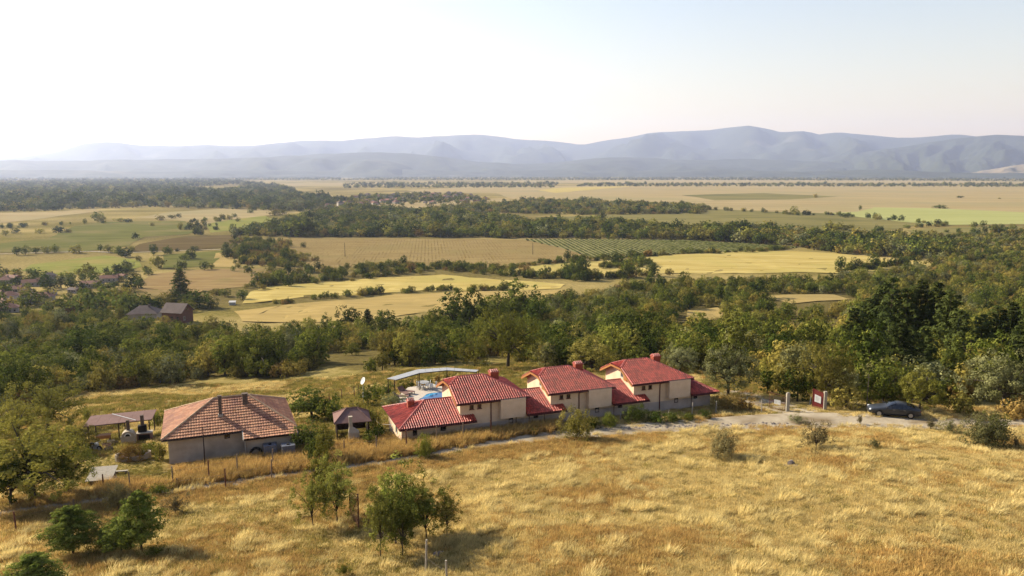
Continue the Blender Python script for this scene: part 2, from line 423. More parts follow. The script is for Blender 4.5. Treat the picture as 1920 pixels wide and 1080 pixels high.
def cropmat(name, c1, c2, ang=0, rows=0.0, c3=None, rowc=None, roww=.5, patch=.02, rowmix=1.0):
    """field colour: patches stretched along the working direction, optional rows"""
    m, n, l = mat(name); o = n.new('ShaderNodeOutputMaterial'); b = n.new('ShaderNodeBsdfDiffuse')
    g = n.new('ShaderNodeNewGeometry'); mp = n.new('ShaderNodeMapping'); mp.inputs['Rotation'].default_value = (0, 0, -ang)
    l.new(g.outputs['Position'], mp.inputs['Vector'])
    m2 = n.new('ShaderNodeMapping'); m2.inputs['Scale'].default_value = (patch, patch * 9, 1); l.new(mp.outputs[0], m2.inputs['Vector'])
    z = n.new('ShaderNodeTexNoise'); z.inputs['Scale'].default_value = 1; z.inputs['Detail'].default_value = 7; z.inputs['Roughness'].default_value = .62; l.new(m2.outputs[0], z.inputs['Vector'])
    r = n.new('ShaderNodeValToRGB'); r.color_ramp.elements[0].position = .36; r.color_ramp.elements[1].position = .64
    r.color_ramp.elements[0].color = rgb(c1); r.color_ramp.elements[1].color = rgb(c2); l.new(z.outputs['Fac'], r.inputs['Fac']); col = r.outputs['Color']
    if c3:
        z2 = n.new('ShaderNodeTexNoise'); z2.inputs['Scale'].default_value = patch * .8; z2.inputs['Detail'].default_value = 4; l.new(g.outputs['Position'], z2.inputs['Vector'])
        rr = n.new('ShaderNodeMapRange'); rr.inputs['From Min'].default_value = .5; rr.inputs['From Max'].default_value = .66; l.new(z2.outputs['Fac'], rr.inputs['Value'])
        x = n.new('ShaderNodeMix'); x.data_type = 'RGBA'; l.new(rr.outputs['Result'], x.inputs[0]); l.new(col, x.inputs[6]); x.inputs[7].default_value = rgb(c3); col = x.outputs[2]
    l.new(col, b.inputs['Color']); l.new(b.outputs[0], o.inputs[0])
    return m
M['stubble'] = cropmat('stubble_field', (.50, .37, .105), (.70, .545, .20), R(-8), c3=(.52, .42, .13))
M['mown'] = cropmat('mown_field', (.44, .315, .115), (.56, .405, .155), R(-8), c3=(.40, .30, .12))
M['vine_soil'] = cropmat('vineyard_soil', (.30, .21, .085), (.41, .30, .125), R(10), c3=(.33, .25, .10))
M['vine_soil2'] = cropmat('vineyard_pale_soil', (.29, .26, .115), (.37, .33, .155), R(10))
M['green_crop'] = cropmat('green_crop', (.135, .138, .036), (.215, .205, .058), R(0), c3=(.25, .21, .075))
M['bright_crop'] = cropmat('bright_green_crop', (.22, .23, .05), (.34, .33, .09), R(25), c3=(.38, .31, .10), patch=.03)
M['brown_crop'] = cropmat('brown_orchard', (.13, .09, .038), (.20, .145, .06), R(5), c3=(.17, .14, .05))
M['tan_plain'] = cropmat('tan_plain', (.40, .30, .14), (.52, .40, .20), R(0), c3=(.40, .33, .16), patch=.004)
M['pale_green'] = cropmat('pale_green_crop', (.40, .40, .14), (.50, .49, .19), R(0), patch=.005)
M['olive_fallow'] = cropmat('olive_fallow', (.21, .185, .065), (.31, .26, .095), R(0), c3=(.18, .165, .06), patch=.008)
M['red_soil'] = cropmat('reddish_fallow', (.30, .19, .085), (.41, .29, .125), R(0), c3=(.27, .22, .085), patch=.03)
FIELDS = [
 ('field', 'wide pale yellow stubble field beyond the right end of the villas', [(925,509),(1000,499),(1120,490),(1230,481),(1350,474),(1470,470),(1560,475),(1690,487),(1790,493),(1760,499),(1680,502),(1640,510),(1560,513),(1500,511),(1400,513),(1240,513),(1150,520),(1040,520),(960,516)], 'stubble'),
 ('field', 'yellow stubble field in a long tongue above the tan field', [(455,569),(470,548),(500,538),(690,523),(828,516),(930,525),(1060,534),(1050,542),(900,545),(783,546),(702,551),(600,556),(520,564)], 'stubble'),
 ('field', 'smooth tan mown field just above the near wood', [(440,585),(520,575),(640,563),(740,552),(840,549),(960,546),(1060,545),(1050,560),(860,575),(700,600),(560,606),(450,604)], 'mown'),
 ('field', 'light brown vineyard block with bare rows', [(512,446),(700,447),(980,450),(1050,465),(1118,487),(1030,494),(930,503),(810,503),(740,496),(640,503),(560,508),(535,500),(545,486),(528,462)], 'vine_soil'),
 ('field', 'green striped vineyard block beside the brown one', [(980,449),(1140,449),(1290,451),(1400,457),(1500,464),(1420,471),(1320,474),(1230,479),(1120,486),(1050,465)], 'vine_soil2'),
 ('field', 'broad dark green crop field at the left of the plain', [(140,424),(200,416),(345,415),(372,432),(350,440),(270,445),(240,462),(160,472),(0,474),(0,457),(90,447)], 'green_crop'),
 ('field', 'dark brown orchard strip beside the green crop', [(262,458),(350,443),(450,441),(455,450),(435,464),(330,471),(240,472)], 'brown_crop'),
 ('field', 'bright green crop field above the old village', [(60,497),(200,479),(258,489),(268,500),(235,511),(130,517),(40,508)], 'bright_crop'),
 ('field', 'small green plot beside the small tan plot', [(305,478),(420,470),(398,500),(310,504)], 'green_crop'),
 ('field', 'small tan plot beside the small green plot', [(402,475),(440,471),(458,494),(440,502),(394,501)], 'mown'),
 ('field', 'reddish fallow meadow around the tall spruce', [(280,515),(400,505),(520,505),(490,520),(480,535),(400,545),(300,560),(250,540)], 'red_soil'),
 ('field', 'sunlit tan strip in front of the dark far wood', [(0,400),(110,397),(180,391),(190,396),(120,405),(0,419)], 'tan_plain'),
 ('field', 'tan pasture dotted with lone bushes', [(250,408),(330,397),(420,391),(520,394),(540,401),(430,412),(380,420),(345,413)], 'tan_plain'),
 ('field', 'small green meadow below the dotted pasture', [(392,418),(500,405),(520,412),(470,428),(400,437)], 'bright_crop'),
 ('field', 'tan pasture below the far village', [(685,384),(800,376),(940,372),(1000,378),(900,390),(760,395),(700,396)], 'tan_plain'),
 ('field', 'huge pale tan plain reaching the foot of the hills', [(760,357),(900,349),(1290,348),(1600,346),(2000,351),(2000,402),(1760,391),(1560,402),(1290,392),(1100,385),(960,374),(930,362),(800,362)], 'tan_plain'),
 ('field', 'olive fallow land between the wood strips', [(1000,408),(1130,404),(1290,400),(1330,392),(1560,401),(1730,421),(1640,436),(1480,438),(1300,432),(1180,424),(1050,418)], 'olive_fallow'),
 ('field', 'pale green crop field at the right of the plain', [(1540,400),(1610,397),(1640,389),(1760,391),(2000,402),(2000,420),(1760,422),(1640,412)], 'pale_green'),
 ('field', 'pale yellow far strip beside the tree plantation', [(1010,357),(1050,352),(1190,349),(1120,355),(1040,362)], 'stubble'),
 ('field', 'thin olive strip across the tan plain', [(1280,366),(1430,362),(1570,369),(1480,374),(1340,376)], 'olive_fallow'),
 ('field', 'grey tan strip at the far left of the plain', [(520,344),(700,342),(900,345),(880,349),(640,350),(540,349)], 'tan_plain'),
 ('field', 'thin bright strip at the foot of the hills', [(880,340),(1280,337),(1700,338),(2000,341),(2000,345),(1500,343),(1100,344)], 'tan_plain'),
 ('field', 'olive scrubland at the right of the plain', [(1700,432),(1850,424),(2000,424),(2000,450),(1850,452),(1720,445)], 'olive_fallow'),
 ('field', 'small tan clearing in the wood above the gate', [(1430,556),(1560,553),(1590,562),(1480,570)], 'mown'),
 ('field', 'small tan clearing in the wood above the villas', [(1285,583),(1345,578),(1360,592),(1320,602),(1280,598)], 'mown'),
]
for lab, pix, hw_ in (('thin pale track across the left fields', [(-40, 478), (60, 475), (170, 472), (230, 475), (330, 471), (440, 467)], 1.3), ('pale lane curving past the tall spruce', [(215, 584), (245, 577), (300, 573), (385, 566)], 1.1), ('pale lane along the far side of the yellow field', [(1500, 463), (1620, 470), (1720, 480)], 1.6)):
    pp = poly_path(pix, 8); o = strip_mesh(pp, hw_, .36, 'field_track', M['dirt'], 2, .5); tag(o, lab, None, None, 'structure')
FPOLY = {}
for k, (nm, lab, pix, mk) in enumerate(FIELDS):
    field(nm, lab, pix, M[mk], .22 + .012 * (k % 7) + (.05 if 'strip' in lab else 0)); FPOLY[lab] = pix

# ---- mountains: ridges with spurs, three ranges one behind another
def mtn(name, label, sil, dist, depth, seed, rough, m, back=2500, foot=-30, texa=1.0):
    px0 = np.array([p[0] for p in sil], float); py0 = np.array([p[1] for p in sil], float)
    AZ = np.linspace(px0[0], px0[-1], 260)
    yy = np.interp(AZ, px0, py0) + (fbm(AZ * .03, AZ * 0 + seed, 4, seed) - .47) * rough
    T = np.concatenate([np.linspace(0, 1, 46), [1.25, 1.6, 2.0]])
    V = []
    for a, y_ in zip(AZ, yy):
        dx, dy, dz = ray(a, y_); hl = math.hypot(dx, dy); D = dist * (1 + .05 * math.sin(a * .004 + seed))
        H = CZ + D * dz / hl
        ux, uy = dx / hl, dy / hl
        for t in T:
            if t <= 1:
                d = D - depth * (1 - t)
                base = t ** 1.15
                sp = (float(fbm(a * .022 + .35 * math.sin(t * 5 + a * .01), t * 2.2 + seed, 4, seed + 2)) - .47) * 2.1 * (t * (1 - t)) ** .75 * 1.4
                h = foot + (H - foot) * max(0, min(1.0, base + sp) if t < .999 else 1)
                # never rise above the skyline as seen from here
                h = min(h, CZ + d * dz / hl - (1 - t) * 12)
            else:
                d = D + back * (t - 1); h = foot + (H - foot) * max(0, 1 - (t - 1) ** 1.2 * 1.05)
            V.append((ux * d, uy * d, h))
    nt = len(T); i = np.arange(len(AZ) * nt).reshape(len(AZ), nt)
    Fc = np.stack([i[:-1, :-1], i[1:, :-1], i[1:, 1:], i[:-1, 1:]], -1).reshape(-1, 4)
    return tag(link(name, mesh_from(name, np.array(V), Fc, m, smooth=True)), label, None, None, 'structure')
M['mtn'] = surface('forested_slope', (.018, .03, .014), (.06, .07, .03), .004, 1, 0, None, (.13, .12, .07), .0011, (.62, .72))
M['mtn'].node_tree.nodes['Noise Texture'].inputs['Detail'].default_value = 9
mtn('mountain', 'highest blue ridge along the whole skyline', [(-900,300),(-500,290),(-200,298),(0,299),(100,286),(160,268),(210,265),(260,272),(330,274),(390,271),(430,273),(470,274),(520,268),(570,263),(640,263),(700,258),(745,256),(790,258),(850,253),(900,252),(950,258),(985,262),(1020,263),(1060,268),(1090,272),(1130,265),(1180,258),(1215,250),(1270,246),(1330,244),(1370,238),(1405,236),(1440,242),(1465,248),(1510,246),(1535,252),(1575,248),(1620,252),(1680,258),(1730,257),(1790,252),(1830,256),(1900,262),(2100,270),(2500,262),(2900,285)], 16800, 5600, 3, 3, M['mtn'])
mtn('mountain', 'rounded blue mountain at the right edge below the skyline', [(1330,326),(1420,312),(1520,298),(1620,284),(1700,274),(1760,264),(1820,257),(1870,252),(1915,254),(2000,266),(2200,262),(2500,285)], 13600, 3800, 11, 3, M['mtn'])
mtn('hills', 'long low hazy foothills in front of the ridge', [(-900,312),(-300,306),(0,300),(150,301),(300,298),(420,297),(500,294),(580,290),(640,287),(720,285),(790,290),(850,298),(920,305),(1000,308),(1060,302),(1130,296),(1200,295),(1300,301),(1400,298),(1480,300),(1560,305),(1650,309),(1750,315),(1850,318),(1960,321),(2300,316),(2700,320)], 10900, 2600, 21, 4, M['mtn'])
mtn('hills', 'bare tan hill at the right edge below the mountains', [(1800,327),(1840,320),(1880,314),(1920,308),(1990,302),(2100,305),(2300,322)], 8600, 900, 31, 2, surface('bare_hill', (.30, .22, .12), (.42, .33, .2), .004, 1, 0, None, (.1, .1, .05), .004, (.5, .6)), back=900)
mtn('hills', 'lowest wooded rise at the foot of the range', [(-900,324),(-200,320),(100,319),(300,322),(480,318),(600,321),(760,317),(900,322),(1050,318),(1200,322),(1330,316),(1500,322),(1650,318),(1800,324),(2000,325),(2500,322)], 8900, 900, 41, 3, M['mtn'], back=700)

# ---- haze: the air of the whole valley
hz = MB().box(-19000, 19000, -1500, 19500, -33, 1250)
hm, n_, l_ = mat('haze'); ho = n_.new('ShaderNodeOutputMaterial'); hv = n_.new('ShaderNodeVolumePrincipled')
hv.inputs['Color'].default_value = (.62, .70, .98, 1); hv.inputs['Density'].default_value = 0.000050; hv.inputs['Anisotropy'].default_value = 0.38
l_.new(hv.outputs[0], ho.inputs['Volume'])
tag(hz.build('haze', hm), 'pale bluish haze hanging over the valley', None, None, 'stuff')

# ================================================================== VEGETATION PROTOTYPES
def cloud(clumps, leaf, seed, center, up=0.25, aspect=.62, flat=0.0):
    """leaf-sized quads spread through clumps; clumps: (x,y,z,rx,ry,rz,n,tone)"""
    g = np.random.default_rng(seed); Vs = []; Ts = []
    for (cx, cy_, cz, rx, ry, rz, n, tone) in clumps:
        d = g.normal(size=(n, 3)); d /= np.linalg.norm(d, axis=1)[:, None] + 1e-9
        r = g.uniform(.25, 1, n) ** .45
        p = np.array([cx, cy_, cz]) + d * r[:, None] * np.array([rx, ry, rz])
        o_ = p - center; o_ /= np.linalg.norm(o_, axis=1)[:, None] + 1e-9
        nrm = d * .9 + g.normal(size=(n, 3)) * .42 + o_ * .75 + np.array([0, 0, up])
        nrm /= np.linalg.norm(nrm, axis=1)[:, None] + 1e-9
        a = np.cross(nrm, g.normal(size=(n, 3))); a /= np.linalg.norm(a, axis=1)[:, None] + 1e-9
        b = np.cross(nrm, a); s = leaf * g.uniform(.6, 1.25, n)[:, None]
        a = a * s; b = b * s * aspect
        Vs.append(np.stack([p - a, p - b * .9, p + a, p + b * .9], 1))
        Ts.append(np.clip(tone + g.normal(0, .16, n), 0, 1))
    V = np.concatenate(Vs).reshape(-1, 3); k = len(V) // 4
    return V, np.arange(4 * k).reshape(k, 4), np.concatenate(Ts)
def crown_clumps(g, cz, rx, rz, n, cr, nl, fill=.3, top=0.0, lop=.18, bottom=-.75):
    out = []; ph = g.uniform(0, 6.28, 3)
    for i in range(n):
        z = bottom + (1 - bottom) * (i + .5) / n; t = i * 2.39996 + g.uniform(-.4, .4); q = math.sqrt(max(0, 1 - z * z))
        k = 1 + lop * math.sin(2 * t + ph[0]) + lop * .8 * math.sin(3 * t + ph[1] + 2 * z) + g.uniform(-.17, .13)
        if g.random() < fill: k *= g.uniform(.3, .7)
        c = cr * g.uniform(.7, 1.3)
        out.append((q * math.cos(t) * rx * k, q * math.sin(t) * rx * k, cz + z * rz * k * (1 + top * (z > .5)), c, c, c * .8, nl, g.uniform(.05, .95)))
    return out
def limbs(mb, g, h0, r0, clumps, n, lean=.1):
    """tapered trunk with limbs reaching into the crown"""
    tx, ty = g.uniform(-lean, lean, 2) * h0
    mb.tube([(0, 0, -.25), (tx * .3, ty * .3, h0 * .35), (tx * .8, ty * .8, h0 * .75), (tx, ty, h0)], [r0 * 1.25, r0, r0 * .8, r0 * .6], 7)
    for c in [clumps[i] for i in g.choice(len(clumps), min(n, len(clumps)), False)]:
        a = Vector((tx * .8, ty * .8, h0 * g.uniform(.55, .95))); b = Vector(c[:3]); m_ = a.lerp(b, .5) + Vector((0, 0, .12 * (b - a).length))
        mb.tube([a, m_, b], [r0 * .5, r0 * .32, r0 * .1], 5, 0, False)
PROTO = {}   # name -> list of (trunk mesh, crown mesh builder data, width, height)
def reg(name, V, Fc, T, mb):
    w = max(np.percentile(np.abs(V[:, 0]), 97), np.percentile(np.abs(V[:, 1]), 97)) * 2; h = np.percentile(V[:, 2], 99.5)
    PROTO.setdefault(name, []).append(dict(V=V, F=Fc, T=T, mb=mb, w=w, h=h, trunk=None, crown={}, joined={}))
def make_dec(name, seed, cz, rx, rz, n, cr, nl, leaf, h0, r0, nlimb, **kw):
    g = np.random.default_rng(seed); cl = crown_clumps(g, cz, rx, rz, n, cr, nl, **kw)
    V, Fc, T = cloud(cl, leaf, seed + 1, np.array([0, 0, cz])); mb = MB(); limbs(mb, g, h0, r0, cl, nlimb); reg(name, V, Fc, T, mb)
for k in range(4): make_dec('round', 10 + k, 2.75, 2.35, 2.4, 62, .66, 30, .2, 2.2, .16, 9, bottom=-.95)
for k in range(3): make_dec('bush', 30 + k, 1.15, 1.9, 1.25, 44, .52, 26, .18, .9, .09, 8, bottom=-.85, lop=.24)
for k in range(3): make_dec('tall', 50 + k, 3.7, 1.75, 3.2, 64, .56, 26, .2, 2.8, .15, 9, bottom=-.95)
for k in range(3): make_dec('far', 70 + k, 2.9, 2.9, 2.6, 30, 1.0, 9, .58, 2.0, .2, 3, bottom=-.95)
for k in range(3): make_dec('near', 90 + k, 2.75, 1.5, 1.85, 120, .30, 58, .07, 1.7, .055, 28, lop=.28, bottom=-.8, fill=.38)
for k in range(2): make_dec('big', 110 + k, 3.2, 2.9, 2.2, 130, .52, 70, .10, 2.4, .17, 26, lop=.22, bottom=-.85)
for k in range(3): make_dec('nbush', 120 + k, 1.0, 1.5, 1.15, 120, .36, 60, .06, .7, .05, 20, lop=.2, bottom=-.9)
for k in range(2): make_dec('shrub', 130 + k, .75, 1.05, .85, 80, .22, 36, .045, .5, .03, 50, fill=.45, bottom=-.6, lop=.3)
def make_pine(name, seed, h, r, nl, leaf, per, base=.12, dense=1.0, droop=-.05, r0=.16):
    """conifer: whorls of branches carrying needle sprays"""
    g = np.random.default_rng(seed); mb = MB(); cl = []
    mb.tube([(0, 0, -.3), (0, 0, h * .5), (0, 0, h * .97)], [r0, r0 * .65, .02], 7)
    zs = np.linspace(base * h, h * .97, nl)
    for i, z in enumerate(zs):
        f = (z / h - base) / (1 - base); R_ = r * (1 - f) ** .75 * (.55 + .45 * min(1, f * 5)) + .06 * r
        nb = max(3, int(7 * dense * (1 - .5 * f))); t0 = g.uniform(0, 6.28)
        for b in range(nb):
            t = t0 + 6.28 * b / nb + g.uniform(-.35, .35); L = R_ * g.uniform(.62, 1.15); up = droop + .32 * f + g.uniform(-.08, .1)
            tip = (L * math.cos(t), L * math.sin(t), z + L * up)
            mb.tube([(0, 0, z), tip], [.03 * h / 8, .008], 4, 0, False)
            for q in (.45, .75, 1.0):
                cr = (.26 if q < 1 else .2) * L + .05 * r
                cl.append((tip[0] * q, tip[1] * q, z + L * up * q + .04 * r, cr, cr, cr * .6, per, g.uniform(.1, .9)))
    V, Fc, T = cloud(cl, leaf, seed + 1, np.array([0, 0, h * .4]), .35, .3); reg(name, V, Fc, T, mb)
for k in range(3): make_pine('pine', 150 + k, 10, 2.5, 13, .34, 13, .25 + .04 * k, 1.0, -.02)
make_pine('spruce', 160, 14, 3.0, 20, .42, 10, .06, 1.1, -.22)
for k in range(2): make_pine('youngpine', 170 + k, 3.4, 1.45, 13, .10, 34, .24, 1.15, .12, .055)
M['tree_far_bark'] = M['bark']
def parts_of(kind, var, matname):
    p = PROTO[kind][var % len(PROTO[kind])]
    if p['trunk'] is None: p['trunk'] = mesh_from('trunk', p['mb'].v, p['mb'].f, M['bark'], None, None, True)
    if matname not in p['crown']: p['crown'][matname] = mesh_from('crown', p['V'], p['F'], M[matname], None, p['T'])
    return p['trunk'], p['crown'][matname], p
def joined_of(kind, var, matname):
    p = PROTO[kind][var % len(PROTO[kind])]
    if matname not in p['joined']:
        nv = len(p['V']); fs = [tuple(f) for f in p['F'].tolist()] + [tuple(i + nv for i in f) for f in p['mb'].f]
        vs = p['V'].tolist() + [tuple(v) for v in p['mb'].v]
        p['joined'][matname] = mesh_from('tree_%s_%d_%s' % (kind, var, matname), vs, fs, [M[matname], M['bark']], [0] * len(p['F']) + [1] * len(p['mb'].f), list(p['T']) + [.5] * len(p['mb'].f))
    return p['joined'][matname], p
def plant(name, label, cat, loc, kind, matname, width, height, var=0, group=None, rz=None):
    tr, cr, p = parts_of(kind, var, matname)
    t = thing(name, label, cat, loc, random.uniform(0, 6.28) if rz is None else rz, group)
    t.scale = (width / p['w'], width / p['w'], height / p['h'])
    link('trunk', tr, t); link('crown', cr, t)
    return t
def plant_px(px, base, top, wpx, kind, matname, label, name='tree', cat='tree', var=0, group=None):
    p = at(px, base); zc = p.y * cpi - (p.z - CZ) * spi
    return plant(name, label, cat, p, kind, matname, wpx * zc / F, max(.3, hpx(px, base, top)), var, group)
# ---- scattering of masses: one object, its points carry rotation, size and kind
def scatter(name, label, pts, rot, scl, idx, protos, kind='stuff'):
    col = bpy.data.collections.new(name + '_sources')
    for i, me in enumerate(protos): col.objects.link(bpy.data.objects.new('%s_source_%02d' % (name, i), me))
    me = bpy.data.meshes.new(name); pts = np.asarray(pts, np.float32)
    me.vertices.add(len(pts)); me.vertices.foreach_set('co', pts.ravel())
    for nm, tp, arr, key in (('rot', 'FLOAT_VECTOR', rot, 'vector'), ('scl', 'FLOAT_VECTOR', scl, 'vector'), ('pick', 'INT', idx, 'value')):
        a = me.attributes.new(nm, tp, 'POINT'); a.data.foreach_set(key, np.asarray(arr, np.int32 if tp == 'INT' else np.float32).ravel())
    o = link(name, me); tag(o, label, None, None, kind)
    t = bpy.data.node_groups.new(name, 'GeometryNodeTree')
    t.interface.new_socket('Geometry', in_out='INPUT', socket_type='NodeSocketGeometry'); t.interface.new_socket('Geometry', in_out='OUTPUT', socket_type='NodeSocketGeometry')
    gi = t.nodes.new('NodeGroupInput'); go = t.nodes.new('NodeGroupOutput'); ip = t.nodes.new('GeometryNodeInstanceOnPoints'); ci = t.nodes.new('GeometryNodeCollectionInfo')
    ci.inputs['Collection'].default_value = col; ci.inputs['Separate Children'].default_value = True; ci.inputs['Reset Children'].default_value = True
    def na(nm, tp): x = t.nodes.new('GeometryNodeInputNamedAttribute'); x.data_type = tp; x.inputs['Name'].default_value = nm; return x.outputs['Attribute']
    er = t.nodes.new('FunctionNodeEulerToRotation')
    L = t.links
    L.new(gi.outputs[0], ip.inputs['Points']); L.new(ci.outputs[0], ip.inputs['Instance']); ip.inputs['Pick Instance'].default_value = True
    L.new(na('pick', 'INT'), ip.inputs['Instance Index']); L.new(na('rot', 'FLOAT_VECTOR'), er.inputs[0]); L.new(er.outputs[0], ip.inputs['Rotation'])
    L.new(na('scl', 'FLOAT_VECTOR'), ip.inputs['Scale']); L.new(ip.outputs[0], go.inputs[0])
    md = o.modifiers.new('scatter', 'NODES'); md.node_group = t
    return o
def jitter_points(poly, spacing, keep=1.0, exclude=(), seed=1, smin=None, grow=0.0):
    """world points on the ground whose place in the photograph lies inside a pixel polygon"""
    g = np.random.default_rng(seed); W_ = [at(*p) for p in poly]
    x0, x1 = min(p.x for p in W_), max(p.x for p in W_); y0, y1 = min(p.y for p in W_), max(p.y for p in W_)
    out = []; y = y0
    while y < y1:
        s = spacing * (1 + grow * max(0, y - 100) / 100)
        xs_ = np.arange(x0, x1, s); 
        if len(xs_): out.append(np.stack([xs_ + g.uniform(-.48, .48, len(xs_)) * s, y + g.uniform(-.48, .48, len(xs_)) * s], 1))
        y += s
    P_ = np.concatenate(out); z = ground(P_[:, 0], P_[:, 1]); px, py, zc = proj(P_[:, 0], P_[:, 1], z)
    ok = inpoly(px, py, poly) & (g.random(len(P_)) < keep)
    for e in exclude: ok &= ~inpoly(px, py, e)
    return np.column_stack([P_, z])[ok], px[ok], py[ok], zc[ok]

# ================================================================== WOODS
GAPS = [[(1262,625),(1275,585),(1345,574),(1372,596),(1345,628),(1290,632)], [(1420,590),(1436,553),(1590,551),(1612,575),(1570,590),(1480,596)], [(600,700),(590,668),(640,660),(700,680),(690,700)],
        [(1405,640),(1430,604),(1560,600),(1600,620),(1570,640),(1480,648)], [(1380,740),(1385,705),(1425,705),(1440,738)], [(865,700),(880,672),(960,672),(975,696)], [(1040,560),(1060,540),(1130,528),(1160,545),(1090,562)],
        [(255,612),(330,570),(370,580),(365,612)], [(640,690),(690,655),(760,665),(720,690)]]
WOODP, wpx_, wpy_, wzc_ = jitter_points(NEARWOOD, 3.15, .92, GAPS, 3, grow=.12)
SPEC = [('round', 'L_green', 4.6, 5.2, 'green'), ('round', 'L_olive', 4.4, 4.6, 'olive'), ('bush', 'L_olive', 4.2, 3.0, 'olive'), ('bush', 'L_green', 4.0, 3.0, 'green'), ('round', 'L_dark', 4.6, 5.2, 'dark green'),
        ('tall', 'L_green', 3.4, 5.8, 'green'), ('round', 'L_grey', 4.5, 4.8, 'grey-green'), ('bush', 'L_rust', 3.8, 2.6, 'rusty brown'), ('bush', 'L_yellow', 3.6, 2.6, 'yellow-green'), ('bush', 'L_grey', 3.8, 2.8, 'grey-green'), ('tall', 'L_dark', 3.0, 5.6, 'dark green')]
def choose_species(x, y, n):
    a = fbm(x * .022, y * .022, 3, 31); b = fbm(x * .05, y * .05, 2, 41); r = rng.random(n)
    near = np.clip((190 - y) / 90, 0, 1)
    w = np.stack([.26 + .34 * near + (a < .45) * .15, .14 + .08 * (a > .5), .22 * (1 - .6 * near) + .15 * (a > .5), .16 * (1 - .3 * near), .10 + .28 * (b > .56) + .08 * near, .07 + 0 * a, .08 + .10 * near * (a > .5), .05 + 0 * a, .06 + 0 * a, .06 + 0 * a, .05 + 0 * a], 1)
    w = w.cumsum(1); w /= w[:, -1:]
    return (r[:, None] > w).sum(1)
sp_i = choose_species(WOODP[:, 0], WOODP[:, 1], len(WOODP))
sz = rng.lognormal(0, .3, len(WOODP)) * np.where(WOODP[:, 1] < 170, .93, .8)
sz = np.clip(sz, .5, 1.38)
# the trees one can pick out: the nearest ones become things of their own
order = np.argsort(wzc_ - 6 * sz)
vis = (wpx_ > -20) & (wpx_ < 1940)
NIND = 270
ind = [i for i in order if vis[i]][:NIND]; indset = set(ind)
DEEP = np.median(wzc_[ind])
ZONES = [(-100, 130, 'at the left edge'), (130, 300, 'above the open shelter'), (300, 450, 'above the old house'), (450, 620, 'above the dark garden bushes'), (620, 760, 'above the white dish'), (760, 900, 'behind the pool canopy'), (900, 1040, 'behind the first villa'), (1040, 1190, 'behind the middle villa'), (1190, 1340, 'behind the third villa'),
         (1340, 1440, 'behind the lane'), (1440, 1520, 'behind the barred gate'), (1520, 1600, 'behind the red gate'), (1600, 1680, 'behind the thin pole'), (1680, 1760, 'behind the car'), (1760, 1850, 'right of the car'), (1850, 2100, 'at the right edge')]
for i in ind:
    kind, mt, w_, h_, cname = SPEC[sp_i[i]]
    zone = [z for a, b, z in ZONES if a <= wpx_[i] < b][0]
    nm = {'round': 'tree', 'bush': 'bush', 'tall': 'tree'}[kind]
    form = {'round': 'round tree', 'bush': 'low bush', 'tall': 'slender tree'}[kind]
    big = 'large ' if sz[i] > 1.18 else ('small ' if sz[i] < .86 else '')
    dp = 'at the front edge of the wood' if wzc_[i] < DEEP else 'further back in the wood'
    plant(nm, '%s%s %s %s %s' % (big, cname, form, dp, zone), nm, WOODP[i], kind, mt, w_ * sz[i], h_ * sz[i] * random.uniform(.85, 1.2), int(rng.integers(4)), '%s%s %s %s %s' % (big, cname, form, dp, zone))
rest = np.array([i for i in range(len(WOODP)) if i not in indset])
def mass(name, label, P_, species, sizes, spec, nv=3, zscale=(.8, 1.2)):
    protos = []; look = {}; idx = []; scl = []
    for k, s in zip(species, sizes):
        v = int(rng.integers(nv)); key = (int(k), v)
        kind, mt, w_, h_, _ = spec[int(k)]
        if key not in look: look[key] = len(protos); protos.append(joined_of(kind, v, mt)[0])
        p = PROTO[kind][v % len(PROTO[kind])]
        idx.append(look[key]); q = w_ * s / p['w']; scl.append((q, q, h_ * s / p['h'] * rng.uniform(*zscale)))
    rot = np.zeros((len(P_), 3)); rot[:, 2] = rng.uniform(0, 6.28, len(P_))
    return scatter(name, label, P_, rot, scl, idx, protos)
mass('woodland', 'dense mass of mixed green and olive trees filling the lower slope', WOODP[rest], sp_i[rest], sz[rest], SPEC)

FARSPEC = [('far', 'L_green', 7.5, 6.5, ''), ('far', 'L_olive', 7, 5.5, ''), ('far', 'L_dark', 8, 7, ''), ('far', 'L_grey', 7, 6, ''), ('far', 'L_rust', 6, 4.5, '')]
def farmass(name, label, polys, spacing, weights, scale=1.0, grow=0.0, keep=.95, exclude=(), seed=5):
    PP = [jitter_points(pl, spacing, keep, exclude, seed + i, grow=grow)[0] for i, pl in enumerate(polys)]
    P_ = np.concatenate(PP); w = np.cumsum(weights) / sum(weights); k = np.searchsorted(w, rng.random(len(P_)))
    nz = vnoise(P_[:, 0] * .02, P_[:, 1] * .02, 77)
    return mass(name, label, P_, np.clip(k, 0, 4), rng.lognormal(0, .25, len(P_)) * scale * (.75 + .5 * nz), FARSPEC)
BELT1 = [(425,441),(480,432),(540,415),(600,402),(640,392),(760,396),(860,402),(960,408),(985,420),(1050,424),(1150,417),(1280,430),(1400,430),(1500,438),(1600,448),(1700,456),(1800,466),(1820,478),(1700,486),(1560,474),(1490,463),(1400,456),(1280,450),(1000,447),(700,445),(520,444)]
BELT2 = [(790,397),(880,386),(1000,378),(1120,379),(1280,385),(1330,391),(1325,401),(1200,402),(1100,403),(1000,401),(900,398)]
farmass('tree_belt_woodland', 'long dark green belt of trees beyond the vineyards', [BELT1], 7.0, [.4, .25, .3, .1, .05], 1.05, seed=11)
farmass('olive_belt_woodland', 'narrow olive belt of trees across the tan plain', [BELT2], 9, [.25, .45, .15, .1, .1], 1.0, seed=21)
DARKF = [(-80,400),(-80,347),(200,339),(400,337),(460,341),(520,350),(560,362),(600,372),(640,380),(600,394),(540,399),(430,392),(300,389),(180,391),(90,396)]
